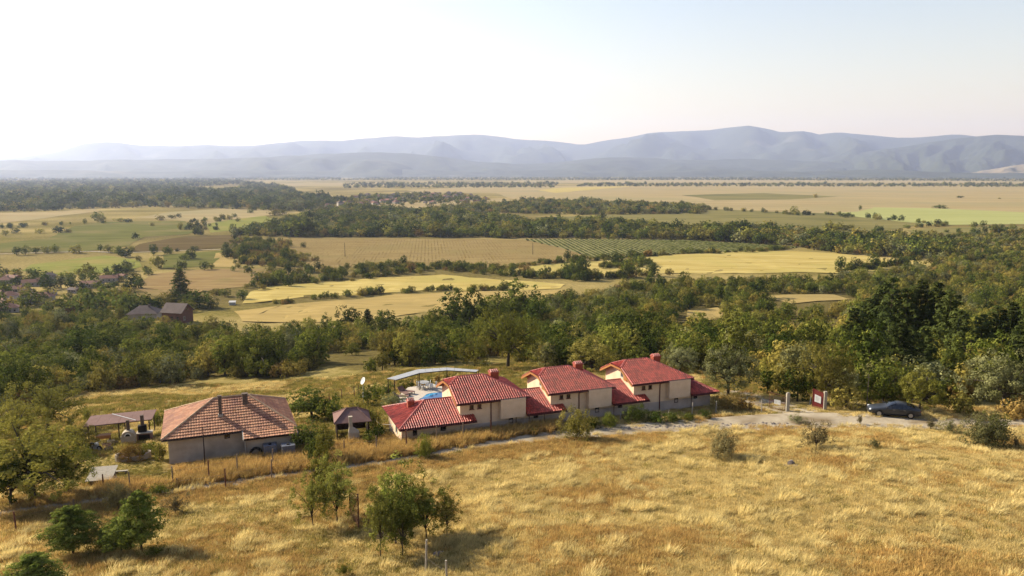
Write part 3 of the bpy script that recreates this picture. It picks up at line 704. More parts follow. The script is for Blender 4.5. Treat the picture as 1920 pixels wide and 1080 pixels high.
farmass('dark_forest', 'dark forest at the left of the plain', [DARKF], 13, [.2, .1, .6, .15, .02], 1.5, grow=.03, seed=31, exclude=[[(330,352),(440,346),(470,352),(400,358)]])
farmass('far_tree_lines', 'thin dark lines of trees at the far end of the plain', [[(640,353),(650,344),(1050,344),(1040,352)], [(1080,350),(1100,345),(1960,346),(1960,351),(1500,350)], [(-60,344),(-60,334),(640,332),(640,338),(400,338),(200,341)], [(640,338),(700,333),(1300,333),(1960,336),(1960,340),(1300,338)]], 18, [.35, .1, .4, .2, 0], 1.35, grow=.03, keep=.75, seed=41)
SCRUB = [(1480,462),(1560,448),(1640,438),(1720,444),(1830,440),(1960,430),(1960,476),(1900,472),(1800,482),(1760,503),(1700,488),(1580,476)]
farmass('scrub_woodland', 'olive scrub covering the right of the plain', [SCRUB], 6.5, [.25, .5, .1, .15, .08], .62, seed=51, keep=.8)
SHR = [('bush', 'L_green', 4.2, 3.2, 'green'), ('bush', 'L_olive', 4.2, 3.0, 'olive'), ('bush', 'L_dark', 4.4, 3.6, 'dark'), ('round', 'L_green', 4.4, 4.6, 'green'), ('bush', 'L_rust', 3.6, 2.6, 'rust'), ('round', 'L_dark', 5, 5.6, 'dark')]
def hedge(label, lines, width, spacing, weights, scale=1.0, name='hedgerow_foliage'):
    P_ = []
    for line, wd in zip(lines, width if hasattr(width, '__len__') else [width] * len(lines)):
        q = [at(*p) for p in line]
        for a, b in zip(q[:-1], q[1:]):
            L = (b - a).length; k = int(1.7 * L / spacing * max(1, wd / spacing))
            for j in range(max(1, k)):
                p = a.lerp(b, random.random()) + Vector((random.gauss(0, wd * .4), random.gauss(0, wd * .4), 0)); P_.append((p.x, p.y, gz(p.x, p.y)))
    P_ = np.array(P_); w = np.cumsum(weights) / sum(weights); k = np.clip(np.searchsorted(w, rng.random(len(P_))), 0, len(SHR) - 1)
    return mass(name, label, P_, k, rng.lognormal(0, .28, len(P_)) * scale, SHR)
HW = [.4, .3, .2, .15, .06, .08]
hedge('thick hedge of bushes below the brown vineyard', [[(485,541),(520,531),(580,529),(650,521),(690,519)], [(500,522),(560,513),(640,509)], [(690,519),(740,514),(800,506),(832,502)], [(690,508),(760,503)], [(640,505),(700,500),(760,500),(810,506)]], [14, 9, 9, 7, 8], 5, HW)
hedge('scrub of bushes at the left end of the brown vineyard', [[(445,452),(500,462),(530,470)], [(450,470),(500,480),(545,492)], [(470,490),(520,500),(540,503)], [(440,480),(480,498)]], [20, 22, 16, 12], 6, [.3, .3, .15, .1, .3, .1], 1.15)
hedge('hedge between the vineyards and the yellow field', [[(832,503),(930,506),(1000,497),(1060,492),(1120,488),(1200,481)], [(1200,481),(1300,476),(1420,472),(1480,466)]], [6, 4], 4, HW, .85)
hedge('bushy hedge along the near edge of the yellow field', [[(850,505),(930,514),(990,520),(1060,522),(1110,526)], [(1060,516),(1150,522),(1240,516)], [(860,500),(900,506)]], [11, 10, 6], 4.5, HW)
hedge('low hedge between the yellow and tan tongues', [[(590,561),(650,556),(700,553),(770,549)], [(800,547),(830,545),(850,544)], [(865,546),(930,545),(960,545)], [(510,569),(545,570)]], [4, 7, 6, 4], 3.5, [.5, .3, .15, .05, .1, .0], .8)
hedge('bush island standing in the yellow field', [[(1138,503),(1170,498),(1205,494),(1215,499)], [(1150,504),(1200,502)]], [9, 5], 4, [.3, .4, .2, .1, .15, .1], 1.0)
hedge('short dark hedge at the near edge of the yellow field', [[(1562,512),(1610,506),(1660,501),(1690,498)], [(1690,498),(1715,496)]], [4, 5], 4, [.4, .2, .4, .2, 0, .2], 1.0)
hedge('dotted hedge along the far pale green crop', [[(1310,393),(1420,398),(1500,404),(1570,403)], [(1570,404),(1640,410),(1740,419),(1780,424)], [(1790,424),(1900,432)]], [6, 7, 8], 12, [.3, .3, .3, .3, 0, .2], 1.3)
hedge('bushes dotting the olive fallow land', [[(1560,430),(1600,429)], [(1640,440),(1700,434)], [(1690,428),(1780,424)], [(1760,436),(1900,438)]], [10, 8, 8, 14], 12, [.3, .4, .3, .2, 0, .1], 1.3)

# ================================================================== BUILDINGS
M['villa_tile'] = surface('glazed_red_tile', (.56, .07, .042), (.76, .135, .085), 3, .55, 0, attr=(.62, 1.3), spec=.3, c3=(.38, .04, .032), s3=.5, t3=(.5, .7))
M['villa_cap'] = surface('red_ridge_tile', (.50, .10, .075), (.66, .2, .15), 3, .6, 0, spec=.4)
M['old_tile'] = surface('weathered_clay_tile', (.60, .235, .11), (.84, .41, .21), 2.5, .75, 0, attr=(.80, 1.18), spec=.3, c3=(.42, .16, .1), s3=.6, t3=(.48, .7))
M['old_cap'] = surface('weathered_ridge_tile', (.55, .32, .18), (.8, .55, .34), 3, .85, 0)
M['stucco'] = surface('beige_stucco', (.98, .70, .47), (1.14, .84, .58), 1.3, .95, .004, 40, (.85, .63, .45), .4, (.5, .75))
M['plinth'] = surface('grey_stucco', (.62, .49, .42), (.76, .61, .52), 1.5, .95, .004, 40, (.5, .42, .37), .5, (.5, .75))
M['old_stucco'] = surface('old_grey_stucco', (.60, .47, .36), (.76, .61, .47), 1.2, .95, .006, 30, (.44, .345, .265), .5, (.48, .72))
M['red_wood'] = surface('red_brown_timber', (.13, .03, .022), (.2, .05, .035), 5, .6)
M['dark_frame'] = surface('dark_brown_frame', (.05, .03, .022), (.09, .055, .04), 5, .6)
M['pane'] = surface('window_pane', (.02, .022, .025), (.035, .037, .042), 2, .08, spec=.6)
M['white_frame'] = surface('white_frame', (.62, .6, .56), (.74, .72, .68), 5, .6)
M['chim_red'] = surface('red_chimney_render', (.36, .075, .04), (.48, .12, .065), 4, .85)
M['chim_grey'] = surface('sooty_chimney_render', (.13, .09, .07), (.22, .16, .125), 4, .95)
M['gutter'] = surface('dark_red_gutter', (.10, .022, .02), (.15, .035, .03), 5, .5)
M['pale_board'] = surface('pale_verge_board', (.5, .45, .38), (.62, .56, .48), 4, .8)
M['orange_wood'] = surface('orange_timber', (.45, .17, .05), (.58, .25, .08), 5, .6)

def tiles(name, poly, m, parent, pitch=.25, row=.37, amp=.045, step=.035, seed=0, barrel=True, lift=.03):
    """a roof slope of real tiles: poly is planar, its first edge is the eave"""
    p = [Vector(q) for q in poly]; e1 = (p[1] - p[0]).normalized(); nr = None
    for q in p[2:]:
        c = (p[1] - p[0]).cross(q - p[0])
        if c.length > 1e-6: nr = c.normalized(); break
    if nr.z < 0: nr = -nr
    e2 = nr.cross(e1).normalized()
    if e2.z < 0: e2 = -e2
    a = [(q - p[0]).dot(e1) for q in p]; b = [(q - p[0]).dot(e2) for q in p]
    a0, a1, b0, b1 = min(a), max(a), min(b), max(b)
    g = np.random.default_rng(seed + 5); bm = bmesh.new(); lay = bm.faces.layers.float.new('tone')
    prof = ([0, .62, .93, 1, .93, .62, 0, 0] if barrel else [0, .75, 1, .3, .75, .55]); k = len(prof)
    nc = int((a1 - a0) / pitch) + 2; nrw = int((b1 - b0) / row) + 1
    for r in range(nrw):
        y0 = b0 + r * row; y1 = y0 + row * 1.04; up = []; lo = []
        for c in range(nc * k + 1):
            x = a0 + c * pitch / k; h = amp * prof[c % k] + lift
            lo.append(bm.verts.new(p[0] + e1 * x + e2 * y0 + nr * (h + step + g.normal(0, .002)))); up.append(bm.verts.new(p[0] + e1 * x + e2 * y1 + nr * h))
        tn = g.random(nc + 1)
        for c in range(nc * k):
            f = bm.faces.new((lo[c], lo[c + 1], up[c + 1], up[c])); f[lay] = tn[c // k]; f.smooth = barrel
    cen = sum(p, Vector()) / len(p)
    for i in range(len(p)):
        u, w = p[i], p[(i + 1) % len(p)]; no = (w - u).cross(nr).normalized()
        if no.dot(cen - u) > 0: no = -no
        bmesh.ops.bisect_plane(bm, geom=bm.verts[:] + bm.edges[:] + bm.faces[:], plane_co=u, plane_no=no, clear_outer=True)
    me = bpy.data.meshes.new(name); bm.to_mesh(me); bm.free(); me.materials.append(m)
    o = link(name, me, parent); o['kind'] = 'stuff'
    return o
def caps(mb, a, b, r=.11, n=7, mi=0, seg=.36, lift=.05):
    """row of half-round ridge tiles"""
    a = Vector(a) + Vector((0, 0, lift)); b = Vector(b) + Vector((0, 0, lift)); k = max(1, int((b - a).length / seg))
    for j in range(k):
        p = a.lerp(b, j / k); q = a.lerp(b, (j + 1.06) / k)
        mb.tube([p, q], [r * 1.08, r * .9], n, mi)
def roof_part(parent, faces, capl, tile_m, cap_m, under_m, name='roof', th=.12, **kw):
    mb = MB()
    for f in faces: mb.slab([Vector(q) - Vector((0, 0, .005)) for q in f], th)
    r = mb.build(name, under_m, parent)
    for i, f in enumerate(faces): tiles('roof_tiles', f, tile_m, r, seed=i, **kw)
    cm = MB()
    for a, b in capl: caps(cm, a, b)
    if capl: cm.build('ridge_cap', cap_m, r)
    return r
def window(parent, x0, x1, z0, z1, y, fm, axis='y', sgn=-1, mull=0, name='window', sill=False):
    """framed window standing proud of a wall plane; axis y: wall faces -y or +y; axis x: faces -x or +x"""
    t = .06; f = MB(); g = MB()
    def bx(mb, a0, a1, c0, c1, d0, d1):
        lo, hi = sorted((y + sgn * d0, y + sgn * d1))
        if axis == 'y': mb.box(a0, a1, lo, hi, c0, c1)
        else: mb.box(lo, hi, a0, a1, c0, c1)
    bx(f, x0, x1, z1 - t, z1, -.02, .05); bx(f, x0, x1, z0, z0 + t, -.02, .05); bx(f, x0, x0 + t, z0 + t, z1 - t, -.02, .05); bx(f, x1 - t, x1, z0 + t, z1 - t, -.02, .05)
    for i in range(mull): xm = x0 + (x1 - x0) * (i + 1) / (mull + 1); bx(f, xm - .02, xm + .02, z0 + t, z1 - t, -.02, .045)
    if sill: bx(f, x0 - .06, x1 + .06, z0 - .05, z0 - .002, -.02, .1)
    o = f.build(name, fm, parent); bx(g, x0 + t, x1 - t, z0 + t, z1 - t, -.03, .015); g.build('pane', M['pane'], o); return o
def chimney(parent, x, y, z0, z1, wx, wy, m, cap=True, name='chimney', capm=None):
    mb = MB().box(x - wx/2, x + wx/2, y - wy/2, y + wy/2, z0, z1)
    c = mb.build(name, m, parent)
    if cap:
        k = MB().box(x - wx/2 - .06, x + wx/2 + .06, y - wy/2 - .06, y + wy/2 + .06, z1, z1 + .06)
        n = 4
        for i in range(n):
            for s in (-1, 1):
                xx = x - wx/2 + wx * (i + .5) / n; k.tube([(xx, y + s * (wy/2 + .02), z1 + .055), (xx, y, z1 + .24)], [.1, .09], 6)
        k.build('chimney_cap', capm or M['villa_cap'], c)
    return c

VA = R(21.0); VO = Vector((-10.69, 67.55)); VBASE = 35.5
def vworld(u, v): return (VO.x + u * math.cos(VA) - v * math.sin(VA), VO.y + u * math.sin(VA) + v * math.cos(VA))
EZ, RZ_, SL = 3.15, 4.80, .465
def main_block(root, k):
    w = MB()
    # walls with the clipped left gable
    prof = [(0, -1.2), (6.1, -1.2), (6.1, EZ + .18), (4.1, EZ + SL*2.5), (2.0, EZ + SL*2.5), (0, EZ + .18)]
    n = len(prof); vs = [(0, y, z) for y, z in prof] + [(6.4, y, min(z, EZ + .18)) for y, z in prof]
    w.add(vs, [tuple(range(n))[::-1], tuple(range(n, 2*n))] + [(i, (i+1) % n, n + (i+1) % n, n + i) for i in range(n)])
    w.build('wall', M['stucco'], root)
    MB().box(-.03 if k else .001, 6.43, -.03, .0, -1.2, .95).build('plinth', M['plinth'], root)
    b = MB().box(3.85, 6.38, -.62, .0, 1.32, EZ + .02).build('bay', M['stucco'], root)
    ey = -.5; ry = 3.05; zj = EZ + SL * 2.5
    A, B = (-.45, ey, EZ), (6.85, ey, EZ); Cc, D = (6.85, 6.6, EZ), (-.45, 6.6, EZ)
    R0, R1 = (.69, ry, RZ_), (3.2, ry, RZ_); J0, J1 = (-.45, 2.0, zj), (-.45, 4.1, zj)
    r = roof_part(root, [[A, B, R1, R0, J0], [J1, J0, R0], [B, Cc, R1], [Cc, D, J1, R0, R1]], [(R0, R1), (J0, R0), (J1, R0), (R1, B), (R1, Cc)], M['villa_tile'], M['villa_cap'], M['red_wood'], pitch=.235, row=.36, amp=.105)
    MB().tube([(-.45, ey - .05, EZ - .06), (6.85, ey - .05, EZ - .06)], .06, 8).build('gutter', M['gutter'], r)
    v = MB(); v.slab([(-.5, ey, EZ - .02), (-.42, ey, EZ - .02), (-.42, 2.0, zj - .02), (-.5, 2.0, zj - .02)], .2); v.slab([(-.5, 2.0, zj - .03), (-.42, 2.0, zj - .03), (-.42, 4.1, zj - .03), (-.5, 4.1, zj - .03)], .16)
    v.slab([(-.5, 6.6, EZ - .02), (-.42, 6.6, EZ - .02), (-.42, 4.1, zj - .02), (-.5, 4.1, zj - .02)], .2)
    v.build('verge_board', M['orange_wood'], r)
    chimney(root, 4.55, 3.4, 3.6, 4.88, .85, .65, M['chim_red'])
    # front windows, downpipes, left gable openings
    window(root, .95, 1.32, 2.42, 2.82, 0, M['red_wood'], sill=True); window(root, 1.72, 2.09, 2.42, 2.82, 0, M['red_wood'], sill=True)
    window(root, 4.85, 5.3, .62, 1.12, 0, M['dark_frame'])
    MB().tube([(3.25, -.5, EZ - .1), (3.05, -.07, EZ - .3), (3.05, -.07, -.2)], .05, 7).build('downpipe', M['red_wood'], root)
    window(root, 2.15, 2.75, 3.2, 3.85, 0, M['white_frame'], 'x', -1, 1)
    s = MB().box(-.14, -.03, 1.35, 1.95, 3.05, 3.95); s.build('shutter', M['orange_wood'], root)
    return r
def wing_roof(root, x0, x1, hip, xp):
    z0 = 1.526; zr = 1.6 + .37 * 3.5; rear = 6.4
    A = (x0, -.95, z0); B = (x1, -.95, z0)
    fs = []; cp_ = []
    if hip == 'L':
        R0, R1 = (x0 + 3.3, 2.75, zr), (x1, 2.75, zr); D = (x0, rear, z0); E_ = (x1, rear, z0)
        fs = [[A, B, R1, R0], [D, A, R0], [E_, D, R0, R1]]; cp_ = [(R0, R1), (A, R0), (D, R0)]
    elif hip == 'R':
        R0, R1 = (x0, 2.75, zr), (x1 - 3.25, 2.75, zr); D = (x1, rear, z0); E_ = (x0, rear, z0)
        fs = [[A, B, R1, R0], [B, D, R1], [D, E_, R0, R1]]; cp_ = [(R0, R1), (B, R1), (D, R1)]
    else:
        R0, R1 = (x0, 2.75, zr), (x1, 2.75, zr); D = (x0, rear, z0); E_ = (x1, rear, z0)
        fs = [[A, B, R1, R0], [E_, D, R0, R1]]; cp_ = [(R0, R1)]
    r = roof_part(root, fs, cp_, M['villa_tile'], M['villa_cap'], M['red_wood'], name='wing_roof', pitch=.225, row=.36, amp=.09)
    MB().tube([(x0, -1.0, z0 - .07), (xp, -1.0, z0 - .07)], .06, 8).build('gutter', M['gutter'], r)
    if xp > x1 + .1:
        roof_part(r, [[(x1 + .004, -.95, z0), (xp, -.95, z0), (xp, .0, z0 + .352), (x1 + .004, .0, z0 + .352)]], [], M['villa_tile'], M['villa_cap'], M['red_wood'], name='pent_roof', pitch=.225, row=.36, amp=.09) if False else tiles('pent_tiles', [(x1 + .004, -.95, z0), (xp, -.95, z0), (xp, .0, z0 + .352), (x1 + .004, .0, z0 + .352)], M['villa_tile'], r, pitch=.225, row=.36, amp=.09)
        MB().slab([(x1 + .004, -.95, z0 - .005), (xp, -.95, z0 - .005), (xp, -.005, z0 + .347), (x1 + .004, -.005, z0 + .347)], .12).build('pent_board', M['red_wood'], r)
    return r
VLAB = ['red-roofed villa with a hipped wing at the left end of the row', 'red-roofed villa in the middle of the row', 'red-roofed villa at the gate end of the row']
for k in range(3):
    X, Y = vworld(6.25 + 9.25 * k, 0)
    root = thing('villa', VLAB[k], 'house', (X, Y, VBASE), VA, 'row of red-roofed villas')
    main_block(root, k)
    if k == 0:
        MB().box(-5.6, -.004, 0, 5.5, -1.2, 1.62).build('wing_wall', M['stucco'], root)
        MB().box(-5.6, -.01, -.03, -.001, -1.2, .35).build('plinth', M['plinth'], root)
        wing_roof(root, -6.0, -.004, 'L', 1.35)
        chimney(root, -4.0, 3.0, 1.9, 2.95, .62, .55, M['chim_red'])
        window(root, -4.55, -4.15, .55, 1.1, 0, M['dark_frame']); window(root, -2.0, -1.3, .6, 1.15, 0, M['stucco'])
        window(root, 1.7, 2.3, .3, 1.1, -5.6, M['white_frame'], 'x', -1)
    else:
        MB().box(-2.82, -.004, 0, 5.5, -1.2, 1.62).build('wing_wall', M['stucco'], root)
        MB().box(-2.82, -.01, -.03, -.001, -1.2, .95).build('plinth', M['plinth'], root)
        wing_roof(root, -2.81, -.004, '', 1.35)
        window(root, -1.9, -1.3, .75, 1.25, -.03, M['plinth']); MB().tube([(-2.3, -.95, 1.42), (-2.3, -.1, 1.25), (-2.3, -.1, -.3)], .05, 7).build('downpipe', M['red_wood'], root)
    if k == 2:
        MB().box(6.404, 9.3, 0, 5.5, -1.2, 1.62).build('wing_wall', M['stucco'], root)
        MB().box(6.45, 9.32, -.03, -.001, -1.2, .95).build('plinth', M['plinth'], root)
        wing_roof(root, 6.404, 9.75, 'R', 9.75)
        window(root, 7.1, 7.7, .75, 1.3, -.03, M['white_frame']); MB().tube([(6.9, -.95, 1.42), (6.9, -.1, 1.25), (6.9, -.1, -.3)], .05, 7).build('downpipe', M['dark_frame'], root)

# ---- the old tiled house
OA = R(22)
root = thing('old_house', 'old grey house with weathered orange tiled hip roof and two chimneys', 'house', (-29.27, 63.13, 35.2), OA)
MB().box(0, 10.1, 0, 7.9, -.8, 2.5).build('wall', M['old_stucco'], root)
MB().box(6.2, 10.098, -1.15, -.003, -.8, 2.12).build('extension_wall', M['old_stucco'], root)
A, B, Cc, D = (-.5, -.4, 2.35), (10.5, -.4, 2.35), (10.5, 8.3, 2.35), (-.5, 8.3, 2.35); R0, R1 = (3.85, 3.95, 4.34), (6.8, 3.95, 4.34)
r = roof_part(root, [[A, B, R1, R0], [D, A, R0], [B, Cc, R1], [Cc, D, R0, R1]], [(R0, R1), (A, R0), (D, R0), (R1, B), (R1, Cc)], M['old_tile'], M['old_cap'], M['dark_frame'], pitch=.22, row=.36, amp=.03, step=.05, barrel=False)
E0 = [(6.03, -1.6, 1.96), (10.5, -1.6, 1.96), (10.5, -.42, 2.345), (6.03, -.42, 2.345)]
r2 = roof_part(root, [E0], [], M['old_tile'], M['old_cap'], M['dark_frame'], name='extension_roof', pitch=.22, row=.36, amp=.03, step=.05, barrel=False)
v = MB(); v.slab([(5.95, -1.62, 2.0), (6.04, -1.62, 2.0), (6.04, -.4, 2.4), (5.95, -.4, 2.4)], .2); v.slab([(10.49, -1.62, 2.0), (10.58, -1.62, 2.0), (10.58, -.4, 2.4), (10.49, -.4, 2.4)], .2); v.build('verge_board', M['pale_board'], r2)
MB().box(10.5, 10.56, -.4, 8.3, 2.22, 2.36).build('eave_board', M['pale_board'], r)
MB().tube([(-.5, -.46, 2.3), (6.0, -.46, 2.3)], .055, 8).build('gutter', M['dark_frame'], r)
c = chimney(root, 4.3, 1.66, 3.0, 5.15, .3, .3, M['chim_grey'], False); MB().box(4.1, 4.5, 1.46, 1.86, 3.3, 3.52).build('flashing', M['pale_board'], c); MB().box(4.12, 4.48, 1.48, 1.84, 5.15, 5.21).build('chimney_cap', M['chim_grey'], c)
c = chimney(root, 6.46, 2.9, 3.4, 4.78, .44, .44, M['chim_grey'], False); MB().box(6.2, 6.72, 2.64, 3.16, 4.78, 4.85).build('chimney_cap', M['chim_grey'], c)
window(root, 4.5, 4.95, 1.75, 2.15, 0, M['dark_frame'], mull=1)
MB().tube([(6.12, -1.25, 1.9), (6.12, -1.25, -.3)], .045, 7).build('downpipe', M['pale_board'], root)
MB().slab([(5.35, 1.9, 3.49), (5.62, 1.9, 3.49), (5.62, 2.15, 3.6), (5.35, 2.15, 3.6)], .04).build('patch_tile', M['orange_wood'], root)

# ================================================================== SINGLE TREES AND SHRUBS
PL = plant_px
def tree(px, b, t, w, kind, m_, label, var=0, name='tree', cat='tree'): return plant_px(px, b, t, w, kind, 'L_' + m_, label, name, cat, var)
def bush(px, b, t, w, kind, m_, label, var=0): return plant_px(px, b, t, w, kind, 'L_' + m_, label, 'bush', 'bush', var)
# foreground
tree(588, 992, 866, 66, 'near', 'fresh', 'green tree with a forked bare trunk, first of the foreground row', 0)
tree(608, 968, 818, 66, 'near', 'yellow', 'tall yellow-green tree rising behind the foreground row', 1)
tree(633, 986, 845, 84, 'near', 'fresh', 'slim-trunked green tree beside the rusty mesh gate', 2)
tree(714, 1050, 892, 68, 'near', 'fresh', 'small tree on a thin bare trunk nearest the camera', 1)
tree(742, 1022, 862, 112, 'near', 'fresh', 'broad bushy tree in the middle of the foreground clump', 2)
tree(772, 1010, 866, 84, 'near', 'green', 'dark dense tree at the back of the foreground clump', 0)
tree(756, 1045, 905, 78, 'near', 'fresh', 'leaning leafy tree in front of the foreground clump', 0)
tree(800, 1012, 900, 78, 'near', 'fresh', 'bright leafy tree in the foreground clump above the white post', 2)
tree(838, 1008, 908, 58, 'near', 'olive', 'olive tree at the right end of the foreground clump', 1)
bush(645, 1082, 1050, 34, 'shrub', 'green', 'small green bush alone in the grass at the bottom edge', 0)
bush(797, 858, 812, 30, 'nbush', 'green', 'slender young bush at the road edge before the first villa', 0)
bush(796, 858, 836, 40, 'shrub', 'green', 'low bush at the foot of the slender roadside sapling', 1)
tree(138, 1042, 950, 94, 'youngpine', 'youngpine', 'lone round young pine at the lower left with a bare trunk', 0, 'pine_tree', 'pine')
tree(266, 1036, 922, 78, 'youngpine', 'youngpine', 'tallest young pine of the lower left pair', 1, 'pine_tree', 'pine')
tree(228, 1040, 970, 66, 'youngpine', 'youngpine', 'shorter young pine of the lower left pair', 0, 'pine_tree', 'pine')
tree(66, 1112, 1040, 90, 'youngpine', 'youngpine', 'young pine cut off by the bottom edge', 1, 'pine_tree', 'pine')
bush(196, 1036, 985, 62, 'nbush', 'yellow', 'yellow-green bush beside the pair of young pines', 1)
bush(292, 1046, 1012, 44, 'shrub', 'green', 'low green shrub at the foot of the taller young pine', 0)
bush(222, 958, 905, 58, 'nbush', 'twig', 'tan twiggy bush at the road edge behind the young pines', 0)
bush(330, 965, 925, 56, 'shrub', 'twig', 'dry twiggy shrub on the grass above the young pines', 1)
bush(300, 928, 905, 46, 'shrub', 'green', 'low green bramble on the road verge', 0)
# field shrubs
bush(1082, 824, 764, 68, 'nbush', 'olive', 'olive rounded bush at the road edge before the middle villa', 0)
bush(1357, 860, 806, 60, 'nbush', 'twig', 'bare twiggy shrub alone in the golden field', 0)
bush(1530, 844, 788, 66, 'shrub', 'twig', 'sparse tan shrub in the golden field below the gate', 1)
bush(1848, 840, 774, 92, 'nbush', 'twig', 'large tan bush at the right edge of the golden field', 0)
bush(1865, 838, 772, 50, 'shrub', 'green', 'greener bush in the large tan bush at the right', 1)
bush(1780, 814, 784, 44, 'shrub', 'twig', 'small twiggy shrub at the road end on the right', 1)
bush(1745, 806, 782, 22, 'shrub', 'twig', 'tiny twiggy shrub just below the road on the right', 0)
bush(1612, 796, 774, 12, 'shrub', 'twig', 'dry weed stalk clump beside the road below the car', 0)
bush(1495, 792, 778, 36, 'shrub', 'grey', 'low grey weeds at the road fork', 1)
bush(1640, 842, 818, 22, 'shrub', 'twig', 'faint dry weed standing in the golden field', 0)
bush(1904, 842, 812, 20, 'shrub', 'twig', 'thin dry sapling beside the large tan bush', 1)
# left yard
tree(62, 935, 792, 205, 'big', 'green', 'large spreading green tree at the left edge beside the road', 0)
tree(128, 925, 838, 92, 'big', 'green', 'small green tree filling the lower corner beside the large spreading tree', 1)
tree(20, 948, 850, 110, 'big', 'dark', 'shaded dark tree cut off by the left edge beside the road', 1)
tree(90, 812, 716, 130, 'big', 'yellow', 'yellow-green tree above the large spreading tree at the left', 1)
tree(35, 830, 750, 100, 'big', 'green', 'green tree at the left edge behind the large spreading tree', 0)
tree(150, 850, 800, 70, 'big', 'olive', 'low olive tree beside the lean-to shelter', 0)
bush(163, 790, 764, 20, 'bush', 'green', 'small round bush standing on the meadow above the shelter', 0)
bush(225, 800, 772, 40, 'bush', 'olive', 'bush behind the lean-to shelter', 1)
bush(300, 862, 830, 26, 'bush', 'yellow', 'bright yellow-green weeds against the old house corner', 2)
bush(295, 800, 770, 30, 'bush', 'green', 'dark bush between the shelter and the old house', 0)
bush(283, 850, 828, 30, 'bush', 'green', 'low green bush behind the stone planter', 2)
# garden between the old house and the villas
bush(585, 788, 726, 86, 'round', 'dark', 'dark dense bush behind the old house corner', 0)
bush(622, 790, 742, 60, 'bush', 'green', 'leafy garden bush beside the gazebo roof', 1)
bush(575, 845, 790, 60, 'round', 'dark', 'dark bush in the shade beside the old house', 2)
bush(612, 862, 792, 48, 'near', 'yellow', 'bright column-shaped sapling before the gazebo', 1)
bush(590, 866, 820, 44, 'bush', 'dark', 'dark low bush between the old house and the gazebo', 2)
bush(698, 806, 762, 46, 'bush', 'green', 'garden bush at the right of the gazebo', 0)
bush(706, 828, 792, 36, 'bush', 'dark', 'dark shrub beside the first villa corner', 1)
bush(692, 838, 808, 26, 'near', 'green', 'upright young plant between gazebo and villa', 2)
bush(690, 762, 722, 34, 'round', 'dark', 'dark upright shrub at the garden path', 1)
bush(706, 752, 718, 28, 'round', 'green', 'green upright shrub at the garden path', 2)
bush(726, 745, 716, 30, 'round', 'dark', 'dark round shrub beside the pool loungers', 0)
bush(738, 765, 734, 46, 'near', 'grey', 'grey-green spiky shrub before the pool terrace', 0)
bush(755, 736, 712, 22, 'round', 'green', 'small shrub under the pool canopy, left', 1)
bush(772, 731, 708, 20, 'round', 'dark', 'small dark shrub under the pool canopy', 2)
bush(668, 778, 742, 40, 'bush', 'olive', 'olive bush behind the gazebo roof', 1)
bush(560, 775, 748, 44, 'bush', 'dark', 'dark bush touching the old house eave', 0)
for k, (px, py) in enumerate([(790, 722), (806, 720), (822, 718), (838, 716), (852, 716)]):
    plant_px(px, py, py - 16, 14, 'bush', 'L_' + ['olive', 'green', 'rust'][k % 3], 'small bush in the flower border behind the pool', 'bush', 'bush', k, 'border bushes behind the pool')
# front of the villas and right end
bush(1192, 790, 758, 52, 'nbush', 'dark', 'dark shaded shrub before the wing of the third villa', 0)
bush(1232, 790, 772, 44, 'bush', 'dark', 'low shaded shrub beside the dark villa shrub', 1)
for k, (px, b, t, w) in enumerate([(1112, 803, 782, 30), (1142, 799, 774, 36), (1262, 789, 772, 34), (1292, 787, 774, 26), (1322, 784, 768, 24), (1000, 812, 800, 26)]):
    bush(px, b, t, w, 'nbush', ['dark', 'green'][k % 2], ['dark weedy shrub beside the rounded roadside bush', 'green shrub before the middle villa bay', 'dark shrub under the third villa window', 'low green shrub before the third villa downpipe', 'dark low shrub before the last villa wing', 'low green shrub before the link of the first two villas'][k], k)
bush(1362, 768, 736, 50, 'nbush', 'rust', 'brown vine-covered hedge at the end of the villas', 1)
bush(1392, 768, 745, 40, 'bush', 'rust', 'low brown hedge beside the lane', 0)
tree(1365, 742, 646, 100, 'big', 'grey', 'grey-green willow-like tree beyond the end of the villas', 0)
tree(1438, 738, 690, 26, 'tall', 'dark', 'narrow dark cypress-like tree beside the lane', 0)
tree(1495, 752, 690, 66, 'round', 'dark', 'dark dense tree behind the open gate', 1)
tree(1545, 758, 652, 96, 'big', 'olive', 'tawny olive tree behind the gate post', 1)
tree(1722, 776, 694, 86, 'big', 'yellow', 'yellow-green tree standing just behind the car', 1)
tree(1585, 768, 716, 60, 'round', 'olive', 'olive tree between the gate and the thin pole', 2)
tree(1655, 762, 690, 70, 'round', 'green', 'green tree behind the front of the car', 3)
bush(1800, 775, 735, 70, 'bush', 'olive', 'olive bush beside the road beyond the car', 0)
tree(1880, 775, 655, 130, 'big', 'grey', 'large grey-green tree at the right edge', 0)
bush(1905, 785, 745, 60, 'bush', 'rust', 'rusty bush at the right edge beside the road', 2)
# trees that stand out in the wood
tree(952, 690, 584, 118, 'big', 'green', 'big round light green tree standing alone behind the first villa', 1)
tree(890, 688, 640, 60, 'big', 'olive', 'small olive orchard tree with a dark bent trunk', 0)
tree(166, 690, 608, 88, 'round', 'dark', 'very dark round tree in the left part of the wood', 0)
tree(487, 702, 612, 116, 'big', 'green', 'large dark green round tree above the old house', 0)
tree(455, 700, 632, 70, 'round', 'green', 'light green tree leaning on the large dark round tree', 1)
tree(655, 622, 572, 46, 'round', 'dark', 'dark bluish tree at the edge of the tan field', 2)
tree(690, 622, 580, 28, 'spruce', 'dark', 'small pointed conifer at the edge of the tan field', 0, 'conifer_tree', 'conifer')
tree(722, 624, 580, 40, 'round', 'dark', 'dark round tree beside the small pointed conifer', 3)
tree(848, 620, 548, 52, 'tall', 'dark', 'dark upright tree at the left of the tall dark group', 0)
tree(880, 625, 540, 66, 'round', 'dark', 'dark crown in the tall dark tree group', 1)
